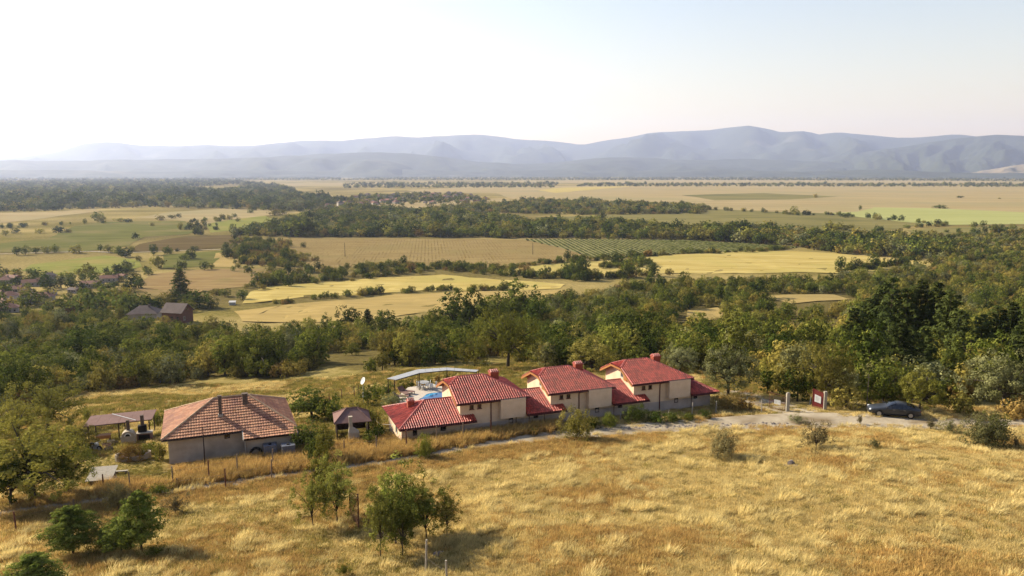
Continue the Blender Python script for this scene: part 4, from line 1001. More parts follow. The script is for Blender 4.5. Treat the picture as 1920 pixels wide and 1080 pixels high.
tree(925, 620, 548, 64, 'round', 'green', 'green crown in the tall dark tree group', 2)
tree(975, 615, 524, 66, 'tall', 'dark', 'tallest crown of the tall dark tree group', 1)
tree(1005, 622, 548, 50, 'round', 'dark', 'dark crown at the right of the tall dark group', 0)
tree(1108, 700, 634, 104, 'big', 'olive', 'broad olive tree behind the middle villa', 0)
tree(1050, 690, 625, 70, 'round', 'dark', 'dark tree in shade behind the middle villa', 1)
tree(1420, 560, 520, 40, 'round', 'dark', 'dark tree beside the small tan clearing', 0)
tree(1385, 620, 578, 44, 'tall', 'green', 'bright green tree above the third villa', 2)
tree(1275, 700, 650, 80, 'big', 'grey', 'grey-green tree behind the third villa chimney', 1)
tree(340, 572, 505, 44, 'spruce', 'pine', 'tall pointed spruce standing above the left houses', 0, 'spruce_tree', 'spruce')
for k, (px, b, t, w) in enumerate([(318, 575, 548, 44), (370, 578, 545, 60), (395, 578, 556, 30), (300, 580, 555, 36), (345, 585, 562, 40), (455, 562, 543, 26), (422, 556, 540, 22), (405, 553, 541, 26)]):
    plant_px(px, b, t, w, 'round', 'L_' + ['green', 'dark', 'green', 'olive'][k % 4], 'round green tree in the group around the tall spruce', 'tree', 'tree', k, 'trees around the tall spruce')
ORD = ['first', 'second', 'third', 'fourth', 'fifth', 'sixth', 'seventh', 'eighth', 'ninth', 'tenth', 'eleventh', 'twelfth']
PN = [(1596, 692, 578, 44), (1622, 690, 560, 54), (1645, 688, 536, 56), (1662, 702, 522, 60), (1690, 706, 542, 56), (1716, 700, 526, 60), (1746, 704, 530, 60), (1770, 716, 545, 56), (1792, 724, 582, 48), (1640, 722, 600, 54), (1680, 728, 606, 54), (1725, 730, 612, 54),
      (1832, 716, 590, 50), (1858, 716, 574, 50), (1886, 716, 568, 54), (1914, 722, 578, 54), (1936, 726, 580, 54)]
for k, (px, b, t, w) in enumerate(PN):
    if k < 9: lb = '%s tall dark pine from the left in the grove above the car' % ORD[k]
    elif k < 12: lb = '%s dark pine in the front row of the grove above the car' % ['left', 'middle', 'right'][k - 9]
    else: lb = '%s dark pine from the left in the separate stand at the right edge' % ORD[k - 12]
    plant_px(px, b, t, w, 'pine', 'L_pine', lb, 'pine_tree', 'pine', k, 'pines of the dark grove' if px < 1810 else 'pines at the right edge')
# lone trees on the plain
LONE = [(182, 414, 396, 20), (254, 448, 436, 14), (143, 475, 458, 24), (222, 478, 462, 20), (235, 482, 464, 28), (260, 490, 478, 12), (297, 503, 478, 28), (188, 470, 458, 10), (104, 470, 460, 14), (75, 438, 428, 18), (110, 436, 424, 24), (128, 436, 428, 14), (10, 442, 430, 14), (30, 438, 428, 16),
        (300, 413, 402, 18), (322, 410, 402, 16), (335, 408, 400, 10), (285, 424, 416, 10), (225, 416, 408, 22), (240, 417, 410, 18), (430, 412, 402, 14), (446, 416, 408, 10), (470, 400, 392, 12), (515, 404, 390, 22), (530, 403, 392, 18), (440, 408, 400, 10),
        (790, 375, 368, 8), (832, 388, 380, 14), (806, 378, 372, 10), (770, 382, 376, 8), (755, 386, 380, 8), (945, 378, 372, 8), (965, 380, 372, 12), (982, 381, 373, 12), (998, 382, 374, 12), (1016, 374, 368, 8), (870, 386, 379, 10), (928, 385, 379, 10),
        (1529, 371, 362, 8), (1613, 394, 384, 6), (1762, 391, 384, 26), (1874, 373, 370, 6), (1800, 371, 367, 14), (1583, 408, 399, 16), (1645, 412, 400, 16), (1582, 432, 420, 34), (1175, 492, 486, 6), (70, 470, 462, 18), (40, 470, 464, 14)]
for k, (px, b, t, w) in enumerate(LONE):
    where = [w_ for lim, w_ in ((60, 'at the left edge of the fields'), (160, 'left of the broad green crop'), (215, 'between the green crop and the dark wood'), (262, 'beside the broad green crop'), (345, 'on the tan pasture strip'), (460, 'near the small green meadow'), (560, 'below the dark far wood'), (785, 'left of the far village pasture'), (900, 'on the far village pasture'), (1030, 'right of the far village'), (1560, 'far out on the tan plain'), (1700, 'beside the pale green crop'), (9999, 'on the far right of the plain')) if px < lim][0]
    cn_ = ['green', 'dark green', 'olive'][k % 3]
    plant_px(px, b, t, w, 'far', 'L_' + ['green', 'dark', 'olive'][k % 3], 'lone %s round tree standing %s' % (cn_, where), 'tree', 'tree', k, 'lone %s trees %s' % (cn_, where))

# ================================================================== VILLAGES
M['vill_roof'] = surface('village_roof', (.26, .11, .07), (.38, .18, .115), .4, .85)
M['vill_roof2'] = surface('village_dark_roof', (.13, .09, .075), (.2, .14, .12), .4, .85)
M['vill_wall'] = surface('village_wall', (.42, .35, .28), (.62, .54, .45), .3, .95)
M['brick'] = surface('brick_wall', (.16, .075, .05), (.24, .12, .08), 2, .95)
def house_mesh(w, d, h, rh, hip, rm, wm):
    mb = MB().box(-w/2, w/2, -d/2, d/2, -1.5, h, 1); e = .5; i = d/2 if hip else 0
    A, B, Cq, D = (-w/2-e, -d/2-e, h), (w/2+e, -d/2-e, h), (w/2+e, d/2+e, h), (-w/2-e, d/2+e, h); P0, P1 = (-w/2-e+i, 0, h+rh), (w/2+e-i, 0, h+rh)
    mb.add([A, B, Cq, D, P0, P1], [(0, 1, 5, 4), (2, 3, 4, 5), (3, 0, 4), (1, 2, 5), (3, 2, 1, 0)], 0)
    return mb, [rm, wm]
HP = [house_mesh(9, 8, 3.2, 2.4, True, M['vill_roof'], M['vill_wall']), house_mesh(12, 7, 3.0, 2.0, False, M['vill_roof'], M['vill_wall']), house_mesh(8, 7, 5, 2.2, True, M['vill_roof2'], M['vill_wall']), house_mesh(7, 5, 2.4, 1.4, False, M['vill_roof2'], M['vill_wall'])]
VH = [(10, 528, 0, 'red'), (22, 523, 1, 'red'), (60, 532, 1, 'red'), (76, 530, 0, 'red'), (94, 524, 2, 'dark'), (22, 545, 1, 'red'), (2, 556, 0, 'red'), (20, 558, 0, 'red'), (52, 548, 3, 'dark'), (72, 560, 1, 'red'), (95, 550, 3, 'dark'), (5, 570, 1, 'red'), (18, 582, 0, 'red'), (170, 535, 1, 'red'), (185, 533, 3, 'dark'), (205, 524, 1, 'red'), (228, 518, 3, 'red'), (228, 550, 3, 'dark'), (85, 560, 0, 'red'), (40, 565, 1, 'dark'), (66, 556, 3, 'red'), (140, 545, 3, 'dark')]
for k, (px, py, ty, cn) in enumerate(VH):
    p = at(px, py + 4); mb, mm = HP[ty]; 
    root = thing('village_house', '', 'house', p, R([18, -12, 30, 8, 22][k % 5]), 'houses of the old village at the left')
    where = 'left edge' if px < 45 else ('middle' if px < 130 else 'right end')
    root['label'] = 'small %s-roofed house among trees at the %s of the old village' % ('red' if ty < 2 else 'dark', where)
    w_, d_, h_, rh_, hip_ = [(9, 8, 3.2, 2.4, True), (12, 7, 3.0, 2.0, False), (8, 7, 5, 2.2, True), (7, 5, 2.4, 1.4, False)][ty]
    root.scale = (.72, .72, .72); MB().box(-w_/2, w_/2, -d_/2, d_/2, -1.5, h_).build('wall', mm[1], root)
    rf = MB(); i = d_/2 if hip_ else 0; e = .5
    rf.add([(-w_/2-e, -d_/2-e, h_), (w_/2+e, -d_/2-e, h_), (w_/2+e, d_/2+e, h_), (-w_/2-e, d_/2+e, h_), (-w_/2-e+i, 0, h_+rh_), (w_/2+e-i, 0, h_+rh_)], [(0, 1, 5, 4), (2, 3, 4, 5), (3, 0, 4), (1, 2, 5), (3, 2, 1, 0)])
    r = rf.build('roof', M['vill_roof'] if cn == 'red' and ty != 2 else M['vill_roof2'], root)
    MB().box(w_*.2, w_*.2 + .7, -.3, .4, h_ + rh_*.5, h_ + rh_ + .7).build('chimney', M['chim_grey'], r)
    for q in (-.28, .05, .3): 
        window(root, w_*q - .5, w_*q + .5, 1.0, 2.2, -d_/2, M['dark_frame'])
# brick farm house and its neighbour
p = at(334, 604); root = thing('brick_house', 'dark red-brown house with a gable end beyond the near wood', 'house', p, R(-14)); k_ = .82
MB().box(-4, 4, -3.2, 3.2, -2, 4.4).build('wall', M['brick'], root)
g = MB(); g.add([(4, -3.2, 4.4), (4, 3.2, 4.4), (4, 0, 6.9), (3.9, -3.2, 4.4), (3.9, 3.2, 4.4), (3.9, 0, 6.9)], [(0, 1, 2), (5, 4, 3), (0, 3, 4, 1), (1, 4, 5, 2), (2, 5, 3, 0)]); g.build('gable', M['brick'], root)
rf = MB(); rf.slab([(-4.5, -3.8, 3.95), (4.5, -3.8, 3.95), (4.5, 0, 7.0), (-4.5, 0, 7.0)], .15); rf.slab([(4.5, 3.8, 3.95), (-4.5, 3.8, 3.95), (-4.5, 0, 7.0), (4.5, 0, 7.0)], .15); rf.build('roof', M['vill_roof2'], root)
for q in (-2.4, 0, 2.4): window(root, q - .5, q + .5, 1.2, 2.6, -3.2, M['dark_frame'])
window(root, -.5, .5, 4.6, 5.6, 4.0, M['dark_frame'], 'x', 1); window(root, -2.2, -1.2, 1.2, 2.6, 4.0, M['white_frame'], 'x', 1)
p = at(272, 598); root = thing('farm_house', 'low house with a wide dark roof left of the brick house', 'house', p, R(12))
MB().box(-5, 5, -4, 4, -2, 2.6).build('wall', M['vill_wall'], root)
rf = MB(); rf.add([(-5.6, -4.6, 2.6), (5.6, -4.6, 2.6), (5.6, 4.6, 2.6), (-5.6, 4.6, 2.6), (-1.5, 0, 5.2), (1.5, 0, 5.2)], [(0, 1, 5, 4), (2, 3, 4, 5), (3, 0, 4), (1, 2, 5), (3, 2, 1, 0)]); r = rf.build('roof', M['vill_roof2'], root)
MB().box(1.6, 2.2, -1.0, -.4, 4, 5.6).build('chimney', M['chim_grey'], r)
p = at(436, 572); root = thing('field_hut', 'tiny white hut at the end of the yellow field', 'hut', p, R(10)); root.scale = (.6, .6, .6)
MB().box(-2, 2, -1.5, 1.5, -.5, 2.2).build('wall', M['white_frame'], root); MB().slab([(-2.4, -2, 2.3), (2.4, -2, 2.3), (2.4, 2, 3.0), (-2.4, 2, 3.0)], .12).build('roof', M['white_frame'], root)
# far village: every house a small house of its own
hm_ = [m_[0] for m_ in HP]; fm_ = [mesh_from('far_house', a.v, a.f, b, a.mi) for a, b in HP]
FV = [(560,381),(600,376),(640,372),(720,367),(800,362),(860,365),(925,375),(900,382),(840,383),(760,384),(700,385),(640,390),(580,393),(570,388)]
P_, a_, b_, c_ = jitter_points(FV, 34, .5, (), 61)
order_ = np.argsort(c_)[:150]
for i in order_:
    o = link('far_house', fm_[int(rng.integers(4))], None, P_[i], rng.uniform(0, 3.1), rng.uniform(.9, 1.4))
    tag(o, 'tiny red or dark roofed house in the far village on the plain', 'house', 'houses of the far village')
farmass('village_tree_foliage', 'trees growing between the houses of the far village', [FV], 17, [.4, .2, .4, .2, .08], .95, keep=.75, seed=71)
farmass('old_village_foliage', 'trees growing between the houses of the old village', [[(-40,600),(-40,512),(60,514),(130,520),(200,508),(260,500),(285,520),(260,545),(300,590),(230,600),(120,605)]], 8.5, [.4, .25, .35, .15, .06], .74, keep=.72, seed=81)
hedge('bushes and trees on the left fields', [[(350,434),(372,428),(392,425)], [(362,420),(392,415),(420,410)], [(0,430),(60,424),(120,420)], [(150,420),(200,418)], [(0,480),(80,476),(160,474),(240,472)], [(290,478),(350,470),(430,468)], [(430,512),(520,510)], [(270,506),(350,508),(440,503)], [(345,440),(440,440)], [(300,492),(370,485)]], [26, 18, 20, 10, 8, 6, 16, 10, 6, 10], 14, [.4, .2, .4, .35, .05, .3], 1.15)

# ================================================================== THINGS AROUND THE HOUSES
M['post_wood'] = surface('weathered_post', (.22, .15, .10), (.36, .27, .19), 8, .95)
M['post_pale'] = surface('concrete_post', (.42, .36, .28), (.58, .51, .41), 6, .95)
M['rust'] = surface('rusty_iron', (.14, .05, .03), (.24, .1, .06), 7, .85)
M['wire'] = surface('fence_wire', (.16, .13, .11), (.25, .21, .18), 5, .6)
M['dark_wood'] = surface('dark_timber', (.05, .03, .022), (.1, .065, .05), 6, .9)
M['brown_sheet'] = surface('brown_roof_sheet', (.25, .14, .115), (.32, .185, .155), 1.2, .95)
M['plaster'] = surface('cream_plaster', (.50, .41, .30), (.62, .52, .40), 3, .95)
M['white'] = surface('white_paint', (.9, .89, .86), (1.1, 1.08, 1.04), 5, .6)
M['black'] = surface('flat_black', (.012, .01, .009), (.03, .025, .02), 5, .95)
M['metal_sheet'] = surface('grey_sheet_metal', (.42, .42, .43), (.52, .52, .53), 2, .6, spec=.4)
M['deck'] = surface('pale_paving', (.66, .56, .46), (.80, .70, .58), 2, .9)
M['gate_red'] = surface('red_gate_paint', (.22, .03, .03), (.32, .06, .045), 5, .6)
def post(parent, px, b, t, r=.05, m_='post_wood', lean=(0, 0)):
    p = at(px, b); h = max(.4, hpx(px, b, t))
    MB().tube([(p.x, p.y, p.z - .3), (p.x + lean[0] * h, p.y + lean[1] * h, p.z + h)], [r * 1.1, r * .9], 7).build('post', M[m_], parent)
    return Vector((p.x, p.y, p.z)), h
def fence(label, posts, wires=(.35, .75), m_=None):
    p0 = at(posts[0][0], posts[0][1]); root = thing('wire_fence', label, 'fence', (0, 0, 0)); P_ = []
    for k, q in enumerate(posts): P_.append(post(root, q[0], q[1], q[2], .055 if len(q) < 4 else q[3], m_ or ('post_wood' if k % 3 else 'rust'), (random.uniform(-.04, .04), random.uniform(-.03, .03))))
    for f in wires:
        for (a, ha), (b, hb) in zip(P_[:-1], P_[1:]):
            MB().tube([a + Vector((0, 0, ha * f)), (a + b) / 2 + Vector((0, 0, (ha + hb) / 2 * f - .05)), b + Vector((0, 0, hb * f))], .006, 4).build('wire', M['wire'], root)
    return root
fence('wire fence with wooden posts along the road below the old house and first villa', [(194, 916, 889), (245, 921, 884), (325, 911, 874), (392, 901, 862), (445, 889, 851), (512, 876, 842), (579, 864, 832), (646, 852, 825), (706, 850, 817), (763, 842, 806), (819, 832, 799), (869, 825, 793), (921, 819, 787), (968, 803, 781), (1020, 798, 776)])
fence('wire fence with short posts on the uphill side of the road', [(31, 996, 959), (139, 958, 936), (332, 913, 897), (423, 916, 878), (509, 898, 861), (586, 868, 855)], (.7,))
fence('pale posts of the fence before the third villa', [(1163, 790, 765), (1254, 784, 768), (1297, 781, 755), (1342, 776, 752), (1383, 768, 750), (1428, 774, 750)], (.5,), 'post_pale')
fence('pale stakes of the old fence at the bottom of the field', [(720, 1018, 985), (798, 1077, 1012, .06), (838, 1092, 1050, .06)], (.5,), 'post_pale')
fence('thin dark posts of the garden fence on the meadow', [(641, 750, 730), (665, 745, 724), (672, 742, 722), (618, 758, 738), (740, 728, 708)], (.6,), 'rust')
def pole(label, px, b, t, r, m_, name='utility_pole', arm=True):
    p = at(px, b); h = hpx(px, b, t); root = thing(name, label, 'pole', p)
    MB().tube([(0, 0, -.4), (0, 0, h)], [r * 1.2, r * .8], 8).build('shaft', M[m_], root)
    if arm: MB().box(-.25, .25, -.03, .03, h * .9, h * .9 + .05).build('crossarm', M[m_], root)
    return root
pole('tall thin dark pole before the old house', 385, 882, 800, .05, 'dark_wood', 'pole', False)
pole('thin wooden pole beside the road in front of the dark car', 1625, 764, 702, .05, 'post_wood')
pole('small power pole standing in the brown vineyard', 647, 482, 455, .18, 'dark_wood'); pole('small power pole at the edge of the striped vineyard', 999, 478, 455, .18, 'dark_wood')
# dish lamp
p = at(682, 762); root = thing('satellite_dish', 'white dish on a tall thin pole in the garden', 'dish', p); h = hpx(682, 762, 716)
MB().tube([(0, 0, -.3), (0, 0, h)], .035, 8).build('pole', M['metal_sheet'], root)
d = MB(); N = 14; vs = [(0, .06, 0)]
for rr in (.22, .42):
    for k in range(N): t = 6.2832 * k / N; vs.append((rr * math.cos(t), .06 - rr * rr * .5, rr * 1.1 * math.sin(t)))
fs = [(0, 1 + k, 1 + (k + 1) % N) for k in range(N)] + [(1 + k, 1 + N + k, 1 + N + (k + 1) % N, 1 + (k + 1) % N) for k in range(N)]
d.add(vs, fs); nv = len(vs); d.add([(x, y + .03, z) for x, y, z in vs], [tuple(reversed(f)) for f in fs]); dish = d.build('dish', M['white'], root, True); dish.location = (0, -.05, h + .15); dish.rotation_euler = (R(-25), 0, R(-50))
for q, b_, t_ in ((.02, 744, 737), (-.02, 748, 741)): MB().box(-.16, .16, -.09, .09, h * .42 + q * 10, h * .42 + q * 10 + .22).build('meter_box', M['metal_sheet'], root)

# ---- gate leaves on posts
def gate_leaf(root, p0, p1, z0, h0, h1, m_, solid):
    a = Vector((p0.x, p0.y, z0)); b = Vector((p1.x, p1.y, z0)); U = Vector((0, 0, 1)); L = (b - a)
    fr = MB()
    for s, e in ((a + U*.12, a + U*h0), (b + U*.12, b + U*h1), (a + U*.12, b + U*.12), (a + U*h0, b + U*h1), (a + U*h0*.5, b + U*h1*.5)): fr.tube([s, e], .028, 6)
    f = fr.build('gate_frame', M[m_], root)
    return a, b, f
gp = [at(1476, 772), at(1452, 764)]
root = thing('iron_gate', 'rusty barred iron gate leaf hung on the pale post nearer the villas', 'gate', (0, 0, 0))
pb = MB().box(gp[0].x - .16, gp[0].x + .16, gp[0].y - .16, gp[0].y + .16, gp[0].z - .3, gp[0].z + 1.95); pb.box(gp[0].x - .11, gp[0].x + .11, gp[0].y - .11, gp[0].y + .11, gp[0].z + 1.95, gp[0].z + 2.05); pb.build('gate_post', M['post_pale'], root)
q0 = gp[0] + Vector((-.25, .1, 0)); q1 = gp[0] + Vector((-1.45, 1.2, 0)); a, b, f = gate_leaf(root, q1, q0, gp[0].z, 1.75, 1.6, 'rust', False)
for k in range(1, 12):
    c = a.lerp(b, k / 12); MB().tube([c + Vector((0, 0, .12)), c + Vector((0, 0, 1.66 - .01 * k))], .011, 5).build('bar', M['rust'], f)
c0, c1 = a.lerp(b, .32), a.lerp(b, .74); nn = (b - a).cross(Vector((0, 0, 1))).normalized() * .04
if nn.y > 0: nn = -nn
for k in range(5):
    s = c0.lerp(c1, k / 5) + nn; e = c0.lerp(c1, (k + .72) / 5) + nn
    MB().slab([s + Vector((0, 0, .62)), e + Vector((0, 0, .6)), e + Vector((0, 0, 1.06)), s + Vector((0, 0, 1.1))], .015).build('sign_slat', M['white'], root)
gq = at(1546, 768)
root = thing('red_gate', 'dark red sheet gate leaf with a white notice beside the pale post', 'gate', (0, 0, 0))
MB().box(gq.x - .15, gq.x + .15, gq.y - .15, gq.y + .15, gq.z - .3, gq.z + 1.95).build('gate_post', M['post_pale'], root)
q1 = gq + Vector((-.2, 0.05, 0)); q0 = gq + Vector((-1.0, .75, 0)); a, b, f = gate_leaf(root, q0, q1, gq.z, 2.05, 1.75, 'gate_red', True)
nn = (b - a).cross(Vector((0, 0, 1))).normalized()
if nn.y > 0: nn = -nn
U = Vector((0, 0, 1))
MB().slab([a + U*.2, b + U*.2, b + U*1.72, a + U*2.0], .02).build('gate_sheet', M['gate_red'], root)
s0, s1 = a.lerp(b, .2) + nn * .05, a.lerp(b, .82) + nn * .05
nb = MB().slab([s0 + U*.72, s1 + U*.6, s1 + U*1.32, s0 + U*1.5], .015).build('notice_board', M['white'], root)
ln = MB()
for k in range(4):
    z_ = .92 + .13 * k; t0 = s0.lerp(s1, .18) + nn * .012; t1 = s0.lerp(s1, .5 + .1 * (k % 3)) + nn * .012
    ln.slab([t0 + U*z_, t1 + U*(z_ - .06), t1 + U*(z_ - .03), t0 + U*(z_ + .03)], .004)
ln.build('faded_print', M['metal_sheet'], nb)
p = at(1518, 758); MB_ = MB().tube([(p.x, p.y, p.z - .2), (p.x + .1, p.y, p.z + .85)], .04, 7).build('white_stake', M['white']); tag(MB_, 'short pale stake beside the red gate leaf', 'stake')

# ---- rusty wire-mesh gate in the foreground
pa, pb_ = at(657, 973), at(673, 992)
root = thing('mesh_gate', 'rusty brown wire-mesh gate leaf standing between the foreground trees', 'gate', (0, 0, 0))
h = hpx(657, 973, 920); h2 = hpx(673, 992, 926)
fr = MB().tube([pa - Vector((0, 0, .2)), pa + Vector((0, 0, h))], .045, 7).tube([pb_ - Vector((0, 0, .2)), pb_ + Vector((0, 0, h2))], .045, 7).tube([pa + Vector((0, 0, h * .97)), pb_ + Vector((0, 0, h2 * .97))], .025, 6).tube([pa + Vector((0, 0, .15)), pb_ + Vector((0, 0, .15))], .025, 6).tube([pa + Vector((0, 0, .15)), pb_ + Vector((0, 0, h2 * .9))], .02, 6)
fr.build('gate_frame', M['rust'], root)
ms = MB()
for k in range(1, 16):
    c = pa.lerp(pb_, k / 16); ms.tube([c + Vector((0, 0, .15)), c + Vector((0, 0, (h + h2) / 2 * .96))], .008, 4, 0, False)
for k in range(1, 26):
    f = k / 26 * .94; ms.tube([pa + Vector((0, 0, h * f + .05)), pb_ + Vector((0, 0, h2 * f + .05))], .008, 4, 0, False)
ms.build('wire_mesh', M['rust'], root)

# ---- car
def build_car():
    f_, r_ = at(1652, 781), at(1702, 785)
    d = (f_ - r_); ang = math.atan2(d.y, d.x); mid = (f_ + r_) / 2; n_ = Vector((-math.sin(ang), math.cos(ang), 0))
    if n_.y < 0: n_ = -n_
    c = mid + n_ * .78; c.z = gz(c.x, c.y) + .05
    paint = surface('car_paint', (.035, .037, .042), (.048, .05, .056), 2, .3, spec=.5); glass = surface('car_glass', (.01, .011, .013), (.014, .015, .018), 2, .05, spec=.7)
    rub = surface('tyre_rubber', (.02, .02, .02), (.035, .035, .035), 8, .9); alloy = surface('alloy_rim', (.5, .5, .52), (.62, .62, .65), 5, .35, metal=.8); lampm = surface('headlamp', (1.1, 1.1, 1.12), (1.3, 1.3, 1.32), 3, .1, spec=.7); red = surface('tail_lamp', (.35, .02, .02), (.5, .03, .03), 3, .2)
    root = thing('car', 'dark grey sedan parked on the dirt road beside the yellow-green tree', 'car', c, ang)
    # stations: x, half width, bottom, sill, belt, top, roof half width
    ST = [(2.36, .62, .34, .46, .58, .62, .50), (2.25, .80, .24, .45, .66, .70, .62), (1.75, .88, .2, .46, .76, .84, .72), (1.1, .90, .2, .46, .82, .93, .76), (.78, .90, .2, .46, .86, 1.0, .76), (.3, .90, .2, .46, .88, 1.28, .66), (-.1, .90, .2, .46, .89, 1.42, .60), (-.6, .90, .2, .46, .9, 1.45, .60), (-1.1, .90, .2, .46, .91, 1.38, .60), (-1.55, .9, .2, .46, .92, 1.2, .64), (-1.95, .88, .22, .47, .92, 1.03, .7), (-2.25, .82, .28, .48, .86, .94, .64), (-2.38, .70, .36, .5, .78, .84, .52)]
    V = []; per = 11
    for x, w, b0, s, be, tp, rw in ST:
        half = [(w * .86, b0), (w * .98, s * .75), (w, (s + be) / 2), (w * .97, be), (rw + .02, be + (tp - be) * .86), (0, tp)]
        sec = [(y, z) for y, z in half[:-1]] + [(rw * .55, tp)]
        pts = sec[:]; ring = [(y, z) for y, z in sec] + [(0, tp + .015)] + [(-y, z) for y, z in reversed(sec)]
        V += [(x, y, z) for y, z in ring]; per = len(ring)
    Fc = []; n = len(ST)
    for i in range(n - 1):
        for k in range(per - 1): Fc.append((i*per + k, i*per + k + 1, (i+1)*per + k + 1, (i+1)*per + k))
        Fc.append((i*per + per - 1, i*per, (i+1)*per, (i+1)*per + per - 1))
    Fc.append(tuple(range(per))); Fc.append(tuple((n-1)*per + k for k in reversed(range(per))))
    body = link('body', mesh_from('body', V, Fc, paint, None, None, True), root)
    sub = body.modifiers.new('round', 'SUBSURF'); sub.levels = 1; sub.render_levels = 2
    def P3(i, k, off=.0):
        v = Vector(V[i*per + k]); c_ = Vector((v.x, 0, .8)); return v + (v - c_).normalized() * off
    def patch(name, quads, m_, parent=body, off=.02):
        mb = MB()
        for q in quads: mb.add([P3(i, k, off) for i, k in q], [(0, 1, 2, 3)])
        return mb.build(name, m_, parent)
    for side, (k0, k1) in (('near', (3, 4)), ('far', (per - 4, per - 5))):
        for i0, i1 in ((5, 7), (7, 9)):
            mb = MB(); a, b, c_, e = P3(i0, k0, .012), P3(i1, k0, .012), P3(i1, k1, .0), P3(i0, k1, .0)
            cc = (a + b + c_ + e) / 4; q = [x.lerp(cc, .08) for x in (a, b, c_, e)]; y = 1 if cc.y > 0 else -1; nn = Vector((0, y * .035, .012))
            mb.add([x + nn for x in q] + [x - nn * .5 for x in q], [(0, 1, 2, 3), (7, 6, 5, 4), (0, 4, 5, 1), (1, 5, 6, 2), (2, 6, 7, 3), (3, 7, 4, 0)]); mb.build('side_window', glass, root)
    for nm, i0, i1 in (('windscreen', 4, 6), ('rear_window', 8, 10)):
        mb = MB()
        for i in range(i0, i1):
            for k in range(4, per - 5):
                f0 = .25 if i == i0 and nm == 'windscreen' else 0; f1 = .25 if i == i1 - 1 and nm == 'rear_window' else 0
                A_, B_ = P3(i, k, .012).lerp(P3(i + 1, k, .012), f0), P3(i, k + 1, .012).lerp(P3(i + 1, k + 1, .012), f0)
                C_, D_ = P3(i + 1, k + 1, .012).lerp(P3(i, k + 1, .012), f1), P3(i + 1, k, .012).lerp(P3(i, k, .012), f1)
                mb.add([A_, B_, C_, D_], [(0, 1, 2, 3)])
        mb.build(nm, glass, root)
    for s in (-1, 1):
        for x in (1.42, -1.42):
            w = MB(); w.tube([(x, s * .7, .32), (x, s * .9, .32)], .32, 18); ty = w.build('wheel', rub, root)
            rm = MB(); rm.tube([(x, s * .88, .32), (x, s * .915, .32)], [.21, .2], 14); rm.build('rim', alloy, ty)
            ac = MB()
            for k in range(9):
                t0, t1 = math.pi * k / 9, math.pi * (k + 1) / 9
                ac.add([(x + .36 * math.cos(t), s * .905, .32 + .36 * math.sin(t)) for t in (t0, t1)] + [(x + .40 * math.cos(t), s * .885, .32 + .40 * math.sin(t)) for t in (t1, t0)], [(0, 1, 2, 3)])
            ac.build('wheel_arch', rub, root)
        hl = MB(); hl.tube([(2.12, s * .66, .62), (2.26, s * .6, .62)], [.13, .1], 10); h_ = hl.build('headlight', lampm, root); h_.scale = (1, 1, 1)
        tl = MB().box(-2.36, -2.2, s * .6 - .14, s * .6 + .14, .68, .82); tl.build('tail_light', red, root)
        mr = MB().box(.62, .8, s * .93 - .09, s * .93 + .09, .93, 1.05); mr.build('mirror', paint, root)
        for x in (.1, -.85): MB().box(x - .1, x + .1, s * .9 - .015, s * .9 + .015, .78, .81).build('door_handle', alloy, root)
        MB().box(-1.0, 1.0, s * .885 - .02, s * .885 + .02, .24, .3).build('sill', rub, root)
    MB().box(2.34, 2.38, -.3, .3, .42, .5).build('grille', rub, root)
build_car()

# ---- pool terrace with canopy, pool and furniture
PZ = gz(*atz(800, 742, 34.5).xy) - .02
def tp(px, py, dz=0): return atz(px, py, PZ + dz)
dk = [tp(*q) for q in [(738, 764), (748, 742), (765, 727), (800, 722), (845, 719), (880, 722), (905, 735), (900, 760), (860, 775), (800, 775)]]
o = MB().prism([(q.x, q.y) for q in dk], PZ - .6, PZ + .05).build('pool_terrace', M['deck']); tag(o, 'pale paved terrace around the swimming pool', None, None, 'structure')
m, n, l = mat('pool_water'); o_ = n.new('ShaderNodeOutputMaterial'); b_ = n.new('ShaderNodeBsdfPrincipled'); b_.inputs['Base Color'].default_value = (.015, .22, .42, 1); b_.inputs['Roughness'].default_value = .06
nz = n.new('ShaderNodeTexNoise'); nz.inputs['Scale'].default_value = 2.5; bp = n.new('ShaderNodeBump'); bp.inputs['Strength'].default_value = .15; bp.inputs['Distance'].default_value = .05; l.new(nz.outputs['Fac'], bp.inputs['Height']); l.new(bp.outputs[0], b_.inputs['Normal']); l.new(b_.outputs[0], o_.inputs[0]); M['water'] = m
pw = [tp(*q, .07) for q in [(780, 757), (786, 750), (795, 744), (800, 739), (812, 737), (830, 736), (845, 738), (850, 746), (840, 756), (815, 762)]]
for _ in range(2): pw = [q for i in range(len(pw)) for q in (pw[i].lerp(pw[(i + 1) % len(pw)], .25), pw[i].lerp(pw[(i + 1) % len(pw)], .75))]
cen = sum(pw, Vector()) / len(pw)
rim = MB(); k = len(pw); ou = [cen + (q - cen) * 1.07 for q in pw]
rim.add([(q.x, q.y, PZ + .11) for q in pw] + [(q.x, q.y, PZ + .11) for q in ou] + [(q.x, q.y, PZ + .04) for q in ou] + [(q.x, q.y, PZ + .04) for q in pw], [(i, (i+1) % k, k + (i+1) % k, k + i) for i in range(k)] + [(k + i, k + (i+1) % k, 2*k + (i+1) % k, 2*k + i) for i in range(k)] + [((i+1) % k, i, 3*k + i, 3*k + (i+1) % k) for i in range(k)])
root = thing('swimming_pool', 'small blue swimming pool half hidden behind the first villa', 'pool', (0, 0, 0))
rim.build('pool_edge', M['white_frame'], root); MB().prism([(q.x, q.y) for q in pw], PZ + .0, PZ + .085).build('pool_water', M['water'], root)
